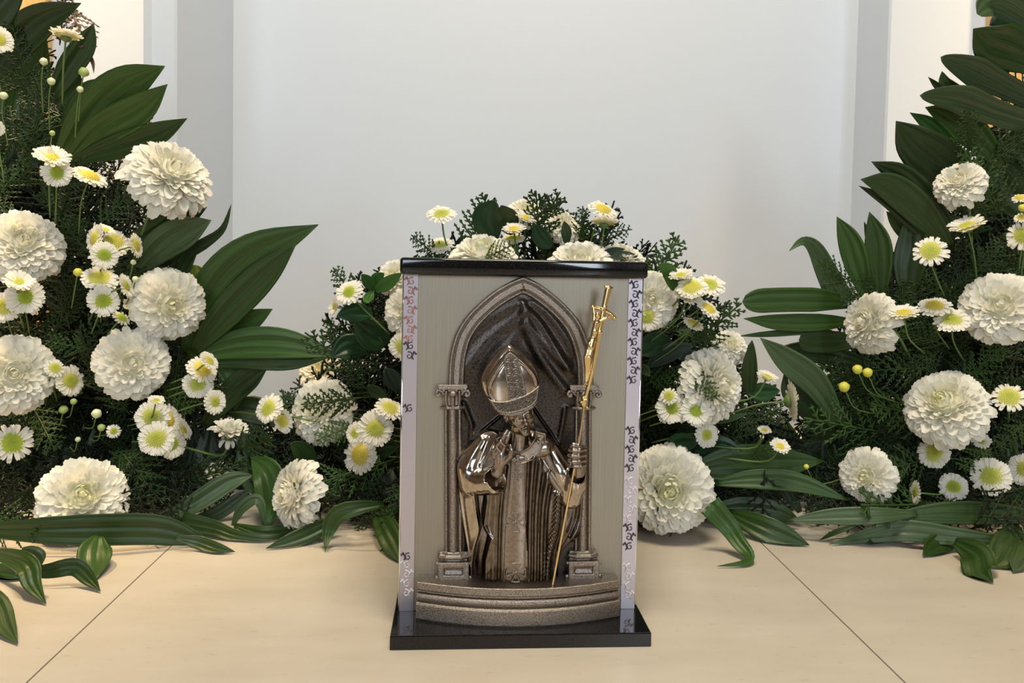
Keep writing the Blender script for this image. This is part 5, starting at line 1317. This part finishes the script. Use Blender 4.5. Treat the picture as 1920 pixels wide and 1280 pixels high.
MD = [('daisy turned left at the left end of the middle flowers', 505, 766, 30, -.5, .25, 'm', 1), ('shaded daisy right of the leftmost middle daisy', 531, 788, 26, -.6, -.2, 'y', 1), ('flat yellow daisy beside the left edge of the shrine', 730, 766, 30, .25, .60, 'y', 1), ('wide yellow daisy in the group of three left of the shrine', 704, 803, 36, .0, .1, 'm', 1), ('yellow daisy lowest in the group of three left of the shrine', 677, 852, 38, -.45, .05, 'Y', 1), ('daisy hidden behind the group of three left of the shrine', 667, 812, 22, -.5, .1, 'm', 0),
      ('green centred daisy facing up left beside the fresh green leaflets', 655, 548, 29, -.35, .45, 'g', 1), ('small daisy seen from the side at the upper left of the middle flowers', 629, 575, 18, -.80, .15, 'm', 2), ('yellow daisy half hidden by the left edge of the shrine', 756, 648, 28, -.15, .05, 'm', 1),
      ('long stemmed daisy at the top left above the shrine', 828, 402, 29, -.05, .72, 'm', 1), ('flat daisy just above the left end of the shrine top', 825, 460, 26, -.05, .70, 'm', 1), ('small daisy on the upright stem in the top middle', 984, 410, 21, .3, .72, 'Y', 2), ('upper of two stacked daisies left of the upright stem', 964, 432, 23, -.1, .85, 'Y', 2), ('lower of two stacked daisies left of the upright stem', 962, 448, 24, -.1, .80, 'y', 1),
      ('upper of two stacked daisies at the top right above the shrine', 1130, 394, 29, .3, .72, 'Y', 1), ('lower of two stacked daisies at the top right above the shrine', 1133, 420, 29, .05, .93, 'y', 2),
      ('lime centred daisy touching the upper right edge of the shrine', 1213, 594, 29, .1, .08, 'm', 1), ('white daisy at the back of the right cluster', 1277, 518, 24, -.1, .75, 'y', 2), ('yellow centred daisy at the left of the right cluster', 1298, 540, 30, -.05, .6, 'y', 1), ('widest daisy at the right of the right cluster', 1330, 535, 33, .1, .68, 'm', 1), ('flat daisy below the two yellow ones of the right cluster', 1290, 557, 29, .25, .82, 'y', 0), ('daisy turned down right in the right cluster', 1328, 580, 26, .45, .65, 'Y', 1), ('lowest small daisy of the right cluster', 1300, 608, 22, .4, .80, 'Y', 1),
      ('lime centred left daisy of the three beside the tall mum', 1260, 765, 32, .0, .05, 'g', 0), ('lime centred right daisy of the three beside the tall mum', 1305, 770, 30, .05, .05, 'g', 0), ('lowest narrow daisy of the three beside the tall mum', 1324, 815, 26, .45, -.05, 'm', 0), ('small white daisy tip above the left of the three daisies', 1254, 742, 18, -.1, .3, 'm', 3),
      ('white daisy edge right of the upright dark leaf', 1438, 708, 21, .3, .88, 'y', 2), ('daisy seen from behind facing right', 1481, 752, 40, .96, .12, 'y', 0), ('small white daisy opening right of the largest front mum', 1433, 808, 14, .1, .7, 'y', 2), ('yellow daisy half hidden above the broad dark leaf', 1462, 838, 20, .2, .6, 'Y', 2)]
for i, (lab, x, y, r, fr, fu, dk, v) in enumerate(MD): daisy(lab, x, y, r, (1.18 if y > 500 else 1.19) + .03 * ((i * 5) % 3) / 2, fr, fu, 'M', dk, v)
RD = [('yellow daisy on a long stem in the upper right arrangement', 1745, 471, 33, .0, .40, 'm', 3), ('daisy seen edge on above the large cream mum', 1814, 426, 34, -.25, .90, 'y', 2), ('daisy cut by the right edge above the large cream mum', 1918, 442, 30, -.1, .15, 'm', 3),
      ('edge-on daisy left in the row of three beside the large cream mum', 1695, 590, 29, -.1, .88, 'Y', 2), ('middle daisy in the row of three beside the large cream mum', 1752, 575, 31, .0, .70, 'Y', 1), ('right daisy in the row of three beside the large cream mum', 1785, 601, 33, .0, .62, 'm', 1),
      ('daisy cut by the right edge beside the large tilted mum', 1893, 745, 33, .0, .48, 'm', 3), ('yellow daisy below the large tilted mum', 1752, 850, 30, -.2, .15, 'm', 1), ('lime centred lowest daisy of the right arrangement', 1788, 912, 27, .0, .08, 'g', 1), ('wide pale yellow daisy low at the right', 1858, 892, 37, .0, .10, 'm', 1), ('daisy cut by the right edge beside the wide pale yellow one', 1922, 880, 32, -.1, .1, 'm', 1), ('narrow daisy turned fully left low in the right arrangement', 1718, 923, 24, -.93, .0, 'g', 0), ('half open yellow green daisy low at the right', 1840, 828, 18, .0, .5, 'g', 2),
      ('tiny yellow daisy upper at the right edge', 1912, 371, 15, -.1, .7, 'Y', 3), ('tiny yellow daisy lower at the right edge', 1914, 408, 13, -.1, .6, 'Y', 3)]
for i, (lab, x, y, r, fr, fu, dk, v) in enumerate(RD): daisy(lab, x, y, r, 1.19 + .03 * ((i * 5) % 3) / 2, fr, fu, 'R', dk, v)
# --- buds
BD = [('pale bud highest of the left arrangement', 82, 116, 7, 'L', 'w'), ('pale bud under the highest left bud', 96, 153, 7, 'L', 'w'), ('dark green bud right of the upper left buds', 157, 136, 9, 'L', 'g'), ('pale bud left of the two-tipped leaf', 150, 168, 6, 'L', 'w'), ('green bud near the left edge between two daisies', 7, 180, 7, 'L', 'w'), ('small bud above the group of three upper left daisies', 98, 250, 5, 'L', 'g'),
      ('yellow bud left of the flat yellow daisy', 146, 511, 8, 'L', 'y'), ('small green bud left of the bushy mum', 254, 524, 6, 'L', 'w'), ('bud under the upper left daisy cluster', 250, 492, 5, 'L', 'w'), ('pale bud under the round cream mum', 181, 776, 9, 'L', 'w'), ('green bud under the daisy beside the left edge mum', 119, 768, 8, 'L', 'g'), ('round green bud right of the left edge mum', 138, 753, 6, 'L', 'g'), ('hanging green bud left of the tiny opening daisy', 190, 802, 7, 'L', 'g'), ('green bud below the tiny opening daisy', 146, 824, 5, 'L', 'w'),
      ('left bud of the upper yellow pair in the right arrangement', 1608, 693, 9, 'R', 'y'), ('right bud of the upper yellow pair in the right arrangement', 1627, 699, 9, 'R', 'y'), ('lower yellow bud left of the large tilted mum', 1583, 726, 10, 'R', 'y'), ('yellow bud at the right edge between two tiny daisies', 1917, 390, 7, 'R', 'y'), ('green bud right of the hanging leaf near the right arrangement', 1512, 875, 5, 'R', 'y')]
for lab, x, y, r, an, k in BD: bud(lab, x, y, r, 1.20, -.2 if an == 'R' else .1, .6, an, k, .11 if an == 'R' else .07)

# --- each filler sprig and deep leaf is told apart by the flower it shows beside
used_labels = set()
def to_px(p):
    q = RN.T @ (np.array(p) - EYEP); return 960 + FPX * q[0] / -q[2], CY - FPX * q[1] / -q[2]
for o, what, p, nm in FILL:
    px, py = to_px(p)
    best = sorted([(math.hypot(px - x, py - y), l, x, y) for l, x, y in FLOW if len(l.split()) <= 10])
    for dd, l, x, y in best:
        dx, dy = px - x, py - y
        v = 'above' if dy < -abs(dx) * .4 else 'below' if dy > abs(dx) * .4 else ''
        h = 'left' if dx < -abs(dy) * .4 else 'right' if dx > abs(dy) * .4 else ''
        w = (v + ' ' + h).strip() + (' of' if h else '')
        lab = (what + ' ' + ('the ' + l if 'behind' in what else w + ' the ' + l)) if 'behind' not in what else what + ' the ' + l
        if lab not in used_labels and len(lab.split()) <= 16:
            used_labels.add(lab); o['label'] = lab; break
